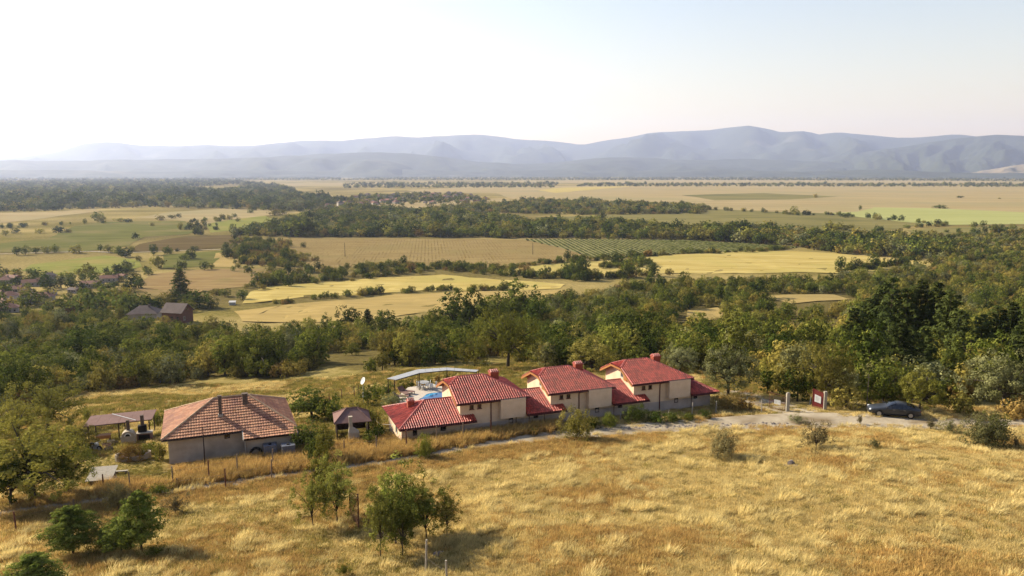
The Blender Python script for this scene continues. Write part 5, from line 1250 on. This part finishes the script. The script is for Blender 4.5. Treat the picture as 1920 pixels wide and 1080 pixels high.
# canopy of grey sheets
FE = [(742, 712), (787, 699), (838, 694), (893, 697)]; BE = [(725, 709.5), (783, 692.5), (838, 689), (898, 693.5)]
CZ_ = PZ + 2.3
root = thing('pool_canopy', 'long bent canopy of grey sheets on thin posts above the pool terrace', 'canopy', (0, 0, 0))
fp = [atz(*q, CZ_) for q in FE]; bp_ = [atz(*q, CZ_ - .02) for q in BE]
for i in range(3):
    for j in range(4):
        a, b = fp[i].lerp(fp[i+1], j / 4), fp[i].lerp(fp[i+1], (j + .97) / 4); c, d = bp_[i].lerp(bp_[i+1], (j + .97) / 4), bp_[i].lerp(bp_[i+1], j / 4)
        MB().slab([a, b, c, d], .04).build('roof_panel', M['metal_sheet'], root)
for i in range(4):
    for q in (fp[i].lerp(bp_[i], .15), fp[i].lerp(bp_[i], .85)): MB().tube([(q.x, q.y, gz(q.x, q.y) - .3), (q.x, q.y, q.z - .05)], .05, 7).build('post', M['dark_wood'], root)
for i in range(3):
    MB().tube([fp[i] - Vector((0, 0, .09)), fp[i+1] - Vector((0, 0, .09))], .045, 6).build('beam', M['dark_wood'], root)
# loungers, tables and chairs
def lounger(p, rz, label, m_):
    root = thing('sun_lounger', label, 'lounger', p, rz, 'loungers on the pool terrace')
    MB().box(-.32, .32, -.6, .75, .28, .34).build('seat', M[m_], root); MB().slab([(-.32, .76, .34), (.32, .76, .34), (.32, 1.25, .8), (-.32, 1.25, .8)], .06).build('backrest', M[m_], root)
    for sx in (-.28, .28):
        for sy in (-.5, .65): MB().box(sx - .03, sx + .03, sy - .03, sy + .03, 0, .279).build('leg', M['dark_wood'], root)
for k, (px, py) in enumerate([(760, 741), (768, 738), (757, 747)]): lounger(tp(px, py, .05), R(40 + 25 * k), ['dark lounger nearest the pool terrace hedge', 'dark lounger with its back to the canopy', 'dark lounger at the corner of the pool terrace'][k], 'brown_sheet')
def garden_table(p, label, r, m_):
    root = thing('garden_table', label, 'table', p)
    MB().tube([(0, 0, .70), (0, 0, .74)], r, 16).build('table_top', M[m_], root); MB().tube([(0, 0, 0), (0, 0, .7)], .05, 8).build('leg', M['metal_sheet'], root); MB().tube([(0, 0, 0), (0, 0, .04)], .25, 12).build('foot', M['metal_sheet'], root)
garden_table(tp(794, 727, .05), 'round pale blue table on the pool terrace', .75, 'metal_sheet')
def chair(p, rz, label):
    root = thing('garden_chair', label, 'chair', p, rz, 'chairs around the terrace table')
    MB().box(-.22, .22, -.22, .22, .42, .46).build('seat', M['white'], root); MB().box(-.22, .22, .2, .24, .461, .9).build('backrest', M['white'], root)
    for sx in (-.19, .19):
        for sy in (-.19, .19): MB().box(sx - .02, sx + .02, sy - .02, sy + .02, 0, .419).build('leg', M['metal_sheet'], root)
for k, (px, py, a) in enumerate([(785, 728, 90), (789, 730, 150), (800, 729, 210), (804, 726, 280), (808, 731, 200), (815, 728, 250)]): chair(tp(px, py, .05), R(a), 'white garden chair around the pale table on the terrace')

# ---- gazebo with chimney barbecue
p = at(654, 826); root = thing('gazebo', 'brown hip-roofed gazebo between the old house and the villas', 'gazebo', (p.x, p.y + 1.6, p.z), R(15))
E_ = 1.72; rf = MB(); A, B, Cc, D = (-1.7, -1.6, E_), (1.7, -1.6, E_), (1.7, 1.7, E_), (-1.7, 1.7, E_); r0, r1 = (-.45, .05, 2.65), (.5, .05, 2.65)
for q in ([A, B, r1, r0], [D, A, r0], [B, Cc, r1], [Cc, D, r0, r1]): rf.slab(q, .07)
r = rf.build('roof', M['brown_sheet'], root)
cm = MB()
for a, b in ((r0, r1), (A, r0), (B, r1), (Cc, r1), (D, r0)): caps(cm, a, b, .06, 6, 0, .4, .02)
cm.build('ridge_cap', M['brown_sheet'], r)
for sx in (-1.45, 1.45):
    for sy in (-1.35, 1.45): MB().box(sx - .06, sx + .06, sy - .06, sy + .06, -.4, E_ - .02).build('post', M['dark_wood'], root)
for (x0, x1, y0, y1) in ((-1.38, 1.38, 1.43, 1.47), (-1.47, -1.43, -1.28, 1.38), (1.43, 1.47, -1.28, 1.38)): MB().box(x0, x1, y0, y1, .1, .75).build('parapet_board', M['dark_wood'], root)
root = thing('barbecue', 'cream plastered barbecue with a tall bent chimney before the gazebo', 'barbecue', at(663, 830), R(15))
bb = MB(); 
for (z0, z1, a0, a1, b0, b1) in ((-.3, 1.0, -.46, .46, -.3, .3), (1.0, 1.55, -.46, .46, -.3, .3)): pass
vs = []
for z, hw, hd, cx in ((-.3, .48, .32, .05), (1.05, .48, .32, .05), (1.5, .17, .15, -.2), (2.45, .14, .13, -.22)): vs += [(cx - hw, -hd, z), (cx + hw, -hd, z), (cx + hw, hd, z), (cx - hw, hd, z)]
bb.add(vs, [(3, 2, 1, 0), (12, 13, 14, 15)] + [(4*i + k, 4*i + (k+1) % 4, 4*i + 4 + (k+1) % 4, 4*i + 4 + k) for i in range(3) for k in range(4)]); bb.build('body', M['plaster'], root)
MB().box(-.4, -.04, -.18, .18, 2.45, 2.53).build('chimney_cap', M['plaster'], root); MB().box(.1, .4, -.335, -.322, .2, .7).build('firebox', M['plinth'], root)

# ---- lean-to shelter with oven
CR = {'fl': (156, 800), 'bl': (161, 784), 'br': (283, 769), 'fr': (285, 786)}
p = at(222, 830); SZ = p.z
root = thing('shelter', 'long open shelter with a brown sheet roof beside the old house', 'shelter', (0, 0, 0))
fl, fr_ = atz(156, 800, SZ + 1.45), atz(285, 786, SZ + 1.55); bk = Vector((-math.sin(R(18)), math.cos(R(18)), 0)) * 2.6
bl, br = fl + bk + Vector((.25, 0, .3)), fr_ + bk * .95 + Vector((.2, 0, .3))
for k in range(6):
    a, b = fl.lerp(fr_, k / 6), fl.lerp(fr_, (k + .985) / 6); c, d = bl.lerp(br, (k + .985) / 6), bl.lerp(br, k / 6)
    MB().slab([a, b, c, d], .06).build('roof_sheet', M['brown_sheet'], root)
q0, q1 = fl.lerp(fr_, .78) + Vector((0, 0, .03)), bl.lerp(br, .30) + Vector((0, 0, .03)); MB().tube([q0 + (q1 - q0) * .05, q1 - (q1 - q0) * .05], .035, 6).build('pale_pipe', M['white'], root)
for f in (.06, .5, .95):
    for a, b, g_ in ((fl, fr_, .06), (bl, br, 0)):
        q = a.lerp(b, f) + (bk * .06 if g_ else -bk * .06); MB().tube([(q.x, q.y, gz(q.x, q.y) - .3), (q.x, q.y, q.z - .04)], .06, 7).build('post', M['dark_wood'], root)
MB().tube([fl + bk * .06 - Vector((0, 0, .1)), fr_ + bk * .06 - Vector((0, 0, .1))], .05, 6).build('beam', M['dark_wood'], root)
q0 = fl.lerp(fr_, .3) + bk * .9; q1 = fl.lerp(fr_, .5) + bk * .9; MB().tube([(q0.x, q0.y, SZ + .75), (q1.x, q1.y, SZ + .8)], .04, 6).build('rail', M['dark_wood'], root)
AX = math.atan2(fr_.y - fl.y, fr_.x - fl.x)
po = at(237, 834); root = thing('outdoor_oven', 'cream plastered oven with an arched mouth under the shelter', 'oven', (po.x, po.y + .5, po.z), AX)
MB().box(-.62, .62, -.42, .5, -.3, .78).build('base', M['plaster'], root)
vs = []; N = 9
for y in (-.42, .5): vs += [(.58 * math.cos(math.pi * k / (N-1)), y, .78 + .5 * math.sin(math.pi * k / (N-1))) for k in range(N)]
dm = MB().add(vs, [tuple(range(N))[::-1], tuple(range(N, 2*N))] + [(k, k+1, N+k+1, N+k) for k in range(N-1)]); dm.build('dome', M['plaster'], root)
ar = MB(); 
for k in range(8):
    t0, t1 = math.pi * k / 8, math.pi * (k + 1) / 8
    ar.add([(rr * math.cos(t), yy, .8 + rr * 1.05 * math.sin(t)) for yy in (-.46, -.423) for rr, t in ((.30, t0), (.30, t1), (.22, t1), (.22, t0))], [(0, 1, 2, 3), (0, 4, 5, 1), (2, 6, 7, 3)])
ar.build('arch', M['white'], root)
MB().add([(.22 * math.cos(math.pi * k / 8), -.426, .8 + .23 * math.sin(math.pi * k / 8)) for k in range(9)], [tuple(range(9))]).build('mouth', M['black'], root)  # flat black face painted in for the dark hollow, no opening cut
MB().box(-.14, .14, 0, .28, 1.2, 2.25).build('chimney', M['chim_grey'], root)
po = at(266, 828); root = thing('grill_fireplace', 'dark grill fireplace with a pale counter under the shelter', 'fireplace', (po.x, po.y + .5, po.z), AX)
MB().box(-.6, .75, -.3, .5, -.3, .72).build('base', M['brown_sheet'], root); MB().box(-.65, .8, -.36, .52, .721, .80).build('counter', M['plaster'], root); MB().box(-.5, .25, -.05, .48, .801, 1.45).build('hood', M['black'], root); MB().box(-.25, .05, .1, .4, 1.451, 2.45).build('chimney', M['chim_grey'], root); MB().box(-.45, .55, -.312, -.302, .0, .62).build('firebox', M['black'], root)  # firebox is a thin black plate standing in for the opening
# motorbike beside the shelter
p = at(179, 846); root = thing('motorbike', 'small old motorbike parked at the end of the shelter', 'motorbike', p, R(-20))
for x in (-.55, .55):
    w = MB(); w.tube([(x, -.05, .3), (x, .05, .3)], .3, 16); w_ = w.build('wheel', M['black'], root); MB().tube([(x, -.065, .3), (x, .065, .3)], .17, 12).build('rim', M['metal_sheet'], w_)
MB().tube([(-.5, 0, .32), (-.15, 0, .55), (.3, 0, .62), (.5, 0, .32)], [.06, .09, .09, .05], 8).build('frame', M['metal_sheet'], root); MB().box(-.5, .1, -.12, .12, .66, .78).build('seat', M['black'], root)
MB().tube([(.08, 0, .72), (.4, 0, .74)], [.14, .1], 8).build('tank', M['white'], root); MB().tube([(.42, -.32, .98), (.38, 0, .95), (.42, .32, .98)], .02, 6).build('handlebar', M['metal_sheet'], root); MB().tube([(.54, 0, .32), (.38, 0, .95)], .03, 6).build('fork', M['metal_sheet'], root); MB().box(-.12, .2, -.14, .14, .25, .5).build('engine', M['metal_sheet'], root)
# yard furniture beside the shelter
p = at(190, 832); root = thing('yard_table', 'low wooden table with an orange cloth under the shelter', 'table', (p.x, p.y + .6, p.z), AX)
MB().box(-.6, .6, -.4, .4, .66, .72).build('table_top', M['orange_wood'], root); MB().box(-.62, .62, -.42, -.401, .42, .718).build('cloth', M['orange_wood'], root)
for sx in (-.5, .5):
    for sy in (-.33, .33): MB().box(sx - .04, sx + .04, sy - .04, sy + .04, 0, .659).build('leg', M['dark_wood'], root)
for k, (px, py) in enumerate([(200, 838), (208, 832), (215, 834), (204, 845)]):
    p = at(px, py); root = thing('stacked_crate', ['reddish crate beside the yard table', 'pale crate at the shelter post', 'dark crate at the foot of the oven', 'broken crate lying before the shelter'][k], 'crate', p, R(20 * k))
    mm = M[['brown_sheet', 'plaster', 'dark_wood', 'post_wood'][k]]
    MB().box(-.3, .3, -.22, .22, 0, .04).build('bottom', mm, root)
    for z_ in (.08, .22):
        MB().box(-.3, .3, -.22, -.2, z_, z_ + .1).build('slat', mm, root); MB().box(-.3, .3, .2, .22, z_, z_ + .1).build('slat', mm, root); MB().box(-.3, -.28, -.199, .199, z_, z_ + .1).build('slat', mm, root); MB().box(.28, .3, -.199, .199, z_, z_ + .1).build('slat', mm, root)
    for sx in (-.27, .27):
        for sy in (-.19, .19): MB().box(sx - .02, sx + .02, sy - .009, sy + .009, .041, .36).build('corner_post', mm, root)
# stone planter
p = at(245, 864); root = thing('planter', 'oval stone planter before the shelter', 'planter', (p.x, p.y + .5, p.z), AX)
N = 24; rim_ = MB(); vs = []
for rr, z in ((1.0, -.2), (1.0, .42), (.88, .42), (.88, -.2)): vs += [(1.45 * rr * math.cos(6.2832*k/N), .8 * rr * math.sin(6.2832*k/N), z + (.12 if z > 0 and (math.cos(6.2832*k/N) > .85 or math.cos(6.2832*k/N) < -.85) else 0)) for k in range(N)]
rim_.add(vs, [(r_*N + k, r_*N + (k+1) % N, (r_+1)*N + (k+1) % N, (r_+1)*N + k) for r_ in range(3) for k in range(N)]); rim_.build('planter_wall', M['plaster'], root)
MB().prism([(1.27 * math.cos(6.2832*k/N), .7 * math.sin(6.2832*k/N)) for k in range(N)], 0, .36).build('soil', M['brown_sheet'], root)
bush(246, 862, 832, 62, 'nbush', 'rust', 'rusty orange plants filling the stone planter', 0)
bush(268, 860, 832, 26, 'shrub', 'yellow', 'yellow-green plant at the end of the stone planter', 1)
p = at(228, 888); root = thing('plank_bench', 'low plank bench lying on the lawn below the planter', 'bench', p, R(12)); MB().box(-.5, .5, -.12, .12, .2, .26).build('seat', M['post_pale'], root)
for x in (-.35, .35): MB().box(x - .05, x + .05, -.1, .1, -.05, .199).build('leg', M['post_wood'], root)
p = at(177, 914); root = thing('sheet_shed', 'low shed with a sunlit pale sheet roof beside the large spreading tree', 'shed', (p.x, p.y + 1.2, p.z), R(14))
MB().box(-.8, .8, -.8, .9, -.3, .55).build('wall', M['post_wood'], root)
for k in range(3): MB().slab([(-.95 + .64*k, -1.1, .52), (-.95 + .64*k + .63, -1.1, .52), (-.95 + .64*k + .63, 1.1, .86), (-.95 + .64*k, 1.1, .86)], .03).build('roof_sheet', M['post_pale'], root)
for k, (dx, c_) in enumerate(((.25, 'one'), (.55, 'two'))):
    p = at(201 + 5*k, 915); o = MB().slab([(-.06, 0, 0), (.06, 0, 0), (.3 + .06, .5, .75), (.3 - .06, .5, .75)], .03).build('leaning_plank', M['post_pale'], None, False, p); tag(o, ['weathered plank leaning beside the dark post by the shed', 'second plank leaning against the verge by the shed'][k], 'plank')
# liquid tanks in cages by the old house
for k, (px, w) in enumerate(((503, 30), (537, 30))):
    p = at(px, 861); root = thing('caged_tank', ['pale plastic tank in a metal cage, the one nearer the wheel', 'pale plastic tank in a metal cage at the house corner'][k], 'tank', (p.x, p.y + .62, p.z), OA, 'caged tanks against the old house')
    tk = surface('tank_plastic', (.20, .22, .28), (.28, .30, .36), 3, .5); MB().box(-.54, .54, -.46, .46, .12, 1.1).build('tank', tk, root)
    cg = MB()
    for z_ in (.2, .5, .8, 1.12):
        for s in (-1, 1): cg.tube([(-.57, s * .49, z_), (.57, s * .49, z_)], .012, 5); cg.tube([(s * .57, -.49, z_), (s * .57, .49, z_)], .012, 5)
    for j in range(7):
        x = -.57 + 1.14 * j / 6
        for s in (-1, 1): cg.tube([(x, s * .49, .1), (x, s * .49, 1.12)], .012, 5)
    for j in range(5):
        y = -.49 + .98 * j / 4; cg.tube([(-.57, y, 1.13), (.57, y, 1.13)], .012, 5)
    cg.build('cage', M['wire'], root); MB().box(-.58, .58, -.5, .5, -.05, .1).build('pallet', M['post_wood'], root); MB().tube([(0, 0, 1.1), (0, 0, 1.2)], .12, 10).build('cap', M['black'], root)
p = at(478, 862); root = thing('tractor_tyre_casing', 'large old tyre leaning on the wall beside the tanks', 'tyre', (p.x, p.y + .35, p.z + .5), OA)
t = MB(); N = 20; vs = []
for k in range(N):
    a = 6.2832 * k / N
    for j in range(8): b = 6.2832 * j / 8; rr = .42 + .12 * math.cos(b); vs.append((rr * math.cos(a), .1 * math.sin(b), rr * math.sin(a)))
t.add(vs, [(k*8 + j, k*8 + (j+1) % 8, ((k+1) % N)*8 + (j+1) % 8, ((k+1) % N)*8 + j) for k in range(N) for j in range(8)]); t.build('tread', M['black'], root, True)
for k, (px, py, m_, lb) in enumerate([(466, 866, 'white_frame', 'pale bucket standing by the old house wall'), (480, 867, 'white', 'white bucket beside the old tyre'), (489, 868, 'gate_red', 'red bucket beside the caged tank')]):
    p = at(px, py); root = thing('bucket', lb, 'bucket', p); MB().tube([(0, 0, 0), (0, 0, .3)], [.12, .16], 10).build('pail', M[m_], root); MB().tube([(-.16, 0, .3), (-.1, 0, .44), (.1, 0, .44), (.16, 0, .3)], .01, 5).build('handle', M['metal_sheet'], root)
# rocks: stump-like cairn and verge stones
M['rock'] = surface('grey_stone', (.22, .18, .16), (.36, .30, .27), 4, .95, .02, 12)
def rock(p, s, seed, name='rock'):
    g = np.random.default_rng(seed); bm = bmesh.new(); bmesh.ops.create_icosphere(bm, subdivisions=2, radius=1)
    for v in bm.verts: v.co = Vector((v.co.x * s[0], v.co.y * s[1], v.co.z * s[2])) * (1 + g.normal(0, .11))
    me = bpy.data.meshes.new(name); bm.to_mesh(me); bm.free(); me.materials.append(M['rock']); return link(name, me, None, p, g.uniform(0, 6))
for k, (px, py, s, lb) in enumerate([(1483, 873, (.3, .22, .5), 'upright grey stone of the small cairn in the field'), (1472, 875, (.32, .2, .15), 'flat grey stone lying at the foot of the cairn'), (1492, 875, (.25, .2, .16), 'small grey stone beside the cairn'), (1533, 846, (.16, .12, .1), 'small pale stone under the sparse field shrub'), (1497, 842, (.18, .15, .14), 'pale stone in the grass near the sparse field shrub'), (818, 1042, (.25, .2, .2), 'grey stone in the grass behind the pale stake'), (826, 1038, (.18, .2, .15), 'smaller grey stone behind the pale stake'), (1284, 858, (.25, .18, .16), 'dark clod lying in the golden field')]):
    p = at(px, py); tag(rock(p, s, 300 + k), lb, 'rock')
P_ = []
root = MB()
g = np.random.default_rng(5); vs_all = []; fs_all = []
for k in range(420):
    px = g.uniform(1090, 1480); p = at(px, 806 - (px - 1090) * .03 + g.normal(0, 1.5)) if k % 1 == 0 else None; r_ = abs(g.normal(.06, .05)) + .03
    b0 = len(vs_all); dv = [(1, 0, 0), (0, 1, 0), (-1, 0, 0), (0, -1, 0), (0, 0, 1), (0, 0, -1)]
    vs_all += [(p.x + d[0] * r_ * g.uniform(.7, 1.4), p.y + d[1] * r_ * g.uniform(.7, 1.4), p.z + d[2] * r_ * g.uniform(.5, 1.0)) for d in dv]
    fs_all += [(b0+a, b0+b, b0+c) for a, b, c in ((0,1,4),(1,2,4),(2,3,4),(3,0,4),(1,0,5),(2,1,5),(3,2,5),(0,3,5))]
tag(link('rubble', mesh_from('rubble', vs_all, fs_all, M['rock'])), 'low line of stones and earth clods along the near road edge', None, None, 'stuff')
# cables from the villa to the garden
o = MB().tube([Vector((*vworld(.5, 2), 36.6)), (at(712, 812) + Vector((0, 0, .9))), (at(690, 800) + Vector((0, 0, 1.5)))], .015, 5).build('cable', M['white_frame']); tag(o, 'pale cable sagging between the first villa and the garden', 'cable')
# vineyard rows
M['L_vine'] = leafmat('vine_green', (.06, .068, .02), (.13, .135, .042), None)
def vine_rows(name, label, poly, a_px, b_px, gap, w, h, m_, keep=1.0):
    W_ = [at(*q) for q in poly]; d = (at(*b_px) - at(*a_px)); d.z = 0; d.normalize(); s = Vector((-d.y, d.x, 0))
    t_ = [q.dot(s) for q in W_]; V = []; Fc = []; T = []; g = np.random.default_rng(9); t = min(t_)
    poly2 = [(q.dot(s), q.dot(d)) for q in W_]
    while t < max(t_):
        cuts = []
        for i in range(len(poly2)):
            (x1, y1), (x2, y2) = poly2[i], poly2[(i+1) % len(poly2)]
            if (x1 > t) != (x2 > t): cuts.append(y1 + (y2 - y1) * (t - x1) / (x2 - x1))
        cuts.sort()
        for y0, y1 in zip(cuts[::2], cuts[1::2]):
            k = int((y1 - y0) / 5)
            for j in range(k):
                if g.random() > keep: continue
                c = s * t + d * (y0 + 5 * j); e = c + d * 5.0; z0, z1 = gz(c.x, c.y) + .2, gz(e.x, e.y) + .2; ww = w * g.uniform(.7, 1.25); hh = h * g.uniform(.75, 1.2); b0 = len(V)
                for q, z in ((c, z0), (e, z1)):
                    V += [tuple((q - s * ww / 2).xy) + (z,), tuple((q - s * ww * .35).xy) + (z + hh,), tuple((q + s * ww * .35).xy) + (z + hh,), tuple((q + s * ww / 2).xy) + (z,)]
                Fc += [(b0, b0+1, b0+5, b0+4), (b0+1, b0+2, b0+6, b0+5), (b0+2, b0+3, b0+7, b0+6), (b0, b0+3, b0+2, b0+1)[::-1], (b0+4, b0+5, b0+6, b0+7)[::-1]]; T += [g.random()] * 5
        t += gap
    tag(link(name, mesh_from(name, V, Fc, M[m_], None, T)), label, None, None, 'stuff')
vine_rows('vine_rows', 'green vine rows of the striped vineyard block', FPOLY['green striped vineyard block beside the brown one'], (1083, 475), (1033, 448), 4.0, 1.7, .7, 'L_vine')
M['L_vinebrown'] = leafmat('vine_brown', (.15, .10, .04), (.21, .15, .06), None)
vine_rows('vine_rows', 'brown vine rows of the light brown vineyard block', FPOLY['light brown vineyard block with bare rows'], (1083, 475), (1033, 448), 2.6, .8, .1, 'L_vinebrown', .7)

# ================================================================== GRASS
M['G_gold'] = leafmat('grass_gold', (.38, .27, .095), (.62, .49, .21), (.5, .36, .13), .25, .4)
M['G_pale'] = leafmat('grass_pale', (.44, .33, .125), (.68, .55, .25), (.58, .45, .17), .25, .4)
M['G_red'] = leafmat('grass_red', (.28, .155, .05), (.48, .31, .105), (.5, .36, .12), .3, .35)
M['G_green'] = leafmat('grass_green', (.10, .095, .02), (.26, .215, .055), (.3, .22, .06), .3, .35)
def tuft(n, h, rad, wd, lean, seed):
    g = np.random.default_rng(seed); a = g.uniform(0, 6.283, n); r = rad * np.sqrt(g.random(n)); b = np.stack([r * np.cos(a), r * np.sin(a), np.zeros(n) - .02], 1)
    hh = h * g.uniform(.5, 1.15, n); dr = np.stack([np.cos(a) * .35 + lean + g.normal(0, .25, n), np.sin(a) * .35 + g.normal(0, .25, n)], 1)
    t = g.uniform(0, 6.283, n); sd = np.stack([np.cos(t), np.sin(t), np.zeros(n)], 1) * wd
    mid = b + np.stack([dr[:, 0] * hh * .25, dr[:, 1] * hh * .25, hh * .6], 1); top = b + np.stack([dr[:, 0] * hh * .75, dr[:, 1] * hh * .75, hh], 1)
    V = np.stack([b - sd, b + sd, mid + sd * .8, mid - sd * .8, top + sd * .15, top - sd * .15], 1).reshape(-1, 3); k = np.arange(n)[:, None] * 6
    F_ = np.concatenate([k + np.array([0, 1, 2, 3]), k + np.array([3, 2, 4, 5])], 0); tn = np.clip(g.uniform(.1, .9, n), 0, 1)
    return V, F_, np.concatenate([tn, np.clip(tn + .12, 0, 1)])
TU = []
def addtuft(m_, *a): V, F_, T = tuft(*a); TU.append(mesh_from('tuft', V, F_, M[m_], None, T)); return len(TU) - 1
K = {}
K['short'] = [addtuft('G_gold', 60, .20, .30, .009, .25, 400 + i) for i in range(3)]
K['pale'] = [addtuft('G_pale', 60, .40, .24, .009, .45, 410 + i) for i in range(3)]
K['red'] = [addtuft('G_red', 50, .28, .28, .012, .25, 420 + i) for i in range(3)]
K['green'] = [addtuft('G_green', 46, .24, .28, .013, .2, 430 + i) for i in range(2)]
K['tallred'] = [addtuft('G_red', 46, .60, .26, .013, .3, 440 + i) for i in range(2)]
def grass_points(n, zmin, zmax, seed):
    g = np.random.default_rng(seed); px = g.uniform(-30, 1950, n); y = np.sqrt(g.uniform(zmin**2, zmax**2, n)); x = (px - 960) / F * y * 1.03
    z = ground(x, y); return x, y, z, proj(x, y, z), sdist(x, y), g
hou = [((-29.27, 63.13), OA, -.6, 10.7, -1.7, 8.2), ((VO.x, VO.y), VA, .2, 35, -.2, 6.3)]
def clear_of_houses(x, y):
    ok = np.ones(len(x), bool)
    for (ox, oy), a, u0, u1, v0, v1 in hou:
        u = (x - ox) * math.cos(a) + (y - oy) * math.sin(a); v = -(x - ox) * math.sin(a) + (y - oy) * math.cos(a); ok &= ~((u > u0) & (u < u1) & (v > v0) & (v < v1))
    return ok
x, y, z, (px, py, zc), s, g = grass_points(110000, 27, 80, 1)
hw = road_halfwidth(x)
n1 = fbm(x * .16, y * .16, 4, 51); n2 = fbm(x * .4, y * .4, 3, 61); n3 = fbm(x * .75 + 40, y * .75, 3, 71)
left = smooth01(950, 420, px)
kind = np.full(len(x), 0)
u_ = g.random(len(x))
kind = np.where((n1 - .47) * 4 + left * .5 + g.normal(0, .35, len(x)) > .54, 2, kind)
kind = np.where((n3 + g.normal(0, .04, len(x)) > .56) & (u_ < .48), 1, kind)
kind = np.where(((u_ > .78) & (left > .3)) | (u_ > .955), 3, kind)
verge = (s < -hw + .2) & (s > -hw - 3.5); kind = np.where(verge & (px < 1250) & (u_ < .55), 2, kind)
lower = (s > 0)
kind = np.where(lower & (s < 7.5) & (px < 1050) & (px > 180), np.where(u_ < .7, 4, 2), kind)
lawn_ = (px > 90) & (px < 330) & (py > 832) & (py < 908) & lower
kind = np.where(lawn_, 3, kind); kind = np.where(lower & (s >= 7.5), np.where(u_ < .5, 3, 0), kind)
ok = ((np.abs(s) > hw * .9) | ((np.abs(s) > hw * .35) & (u_ < np.where(px < 900, .4, .15)))) & clear_of_houses(x, y) & (zc < 84)
ok &= ~(lower & (px > 1330) & (s < 2.6) & (px < 1560))
ok &= ~(lower & (px > 1370) & (px < 1570) & (u_ < .8))
ok &= ~inpoly(px, py, [(738,764),(748,742),(765,727),(800,722),(845,719),(880,722),(905,735),(900,760),(860,775),(800,775)])
names = ['short', 'pale', 'red', 'green', 'tallred']
idx = np.array([K[names[k]][int(g.integers(len(K[names[k]])))] for k in kind])
sc = g.uniform(.6, 1.25, len(x)) * np.where(kind == 1, .65 + .9 * n2, 1) * np.where(lawn_, .5, 1) * np.where(lower & (s >= 7.5), .7, 1)
rot = np.zeros((len(x), 3)); rot[:, 2] = g.uniform(-.9, .9, len(x))
S3 = np.stack([sc, sc, sc * g.uniform(.8, 1.2, len(x))], 1)
i = np.where(ok)[0]
scatter('dry_grass', 'dry golden and reddish grass covering the hillside', np.stack([x, y, z], 1)[i], rot[i], S3[i], idx[i], TU)
# meadow behind the houses: sparser, shorter
x, y, z, (px, py, zc), s, g = grass_points(26000, 66, 128, 2)
ok = (s > 9) & clear_of_houses(x, y) & ~inpoly(px, py, [(738,764),(748,742),(765,727),(800,722),(845,719),(880,722),(905,735),(900,760),(860,775),(800,775)])
n1 = fbm(x * .1, y * .1, 4, 81); kind = np.where(n1 > .42, 3, 0); kind = np.where(g.random(len(x)) < .12, 2, kind)
idx = np.array([K[names[k]][int(g.integers(2))] for k in kind]); sc = g.uniform(.8, 1.7, len(x)); rot = np.zeros((len(x), 3)); rot[:, 2] = g.uniform(-1, 1, len(x)); i = np.where(ok)[0]
scatter('meadow_grass', 'short yellow-green grass on the meadow behind the houses', np.stack([x, y, z], 1)[i], rot[i], np.stack([sc, sc, sc], 1)[i], idx[i], TU)
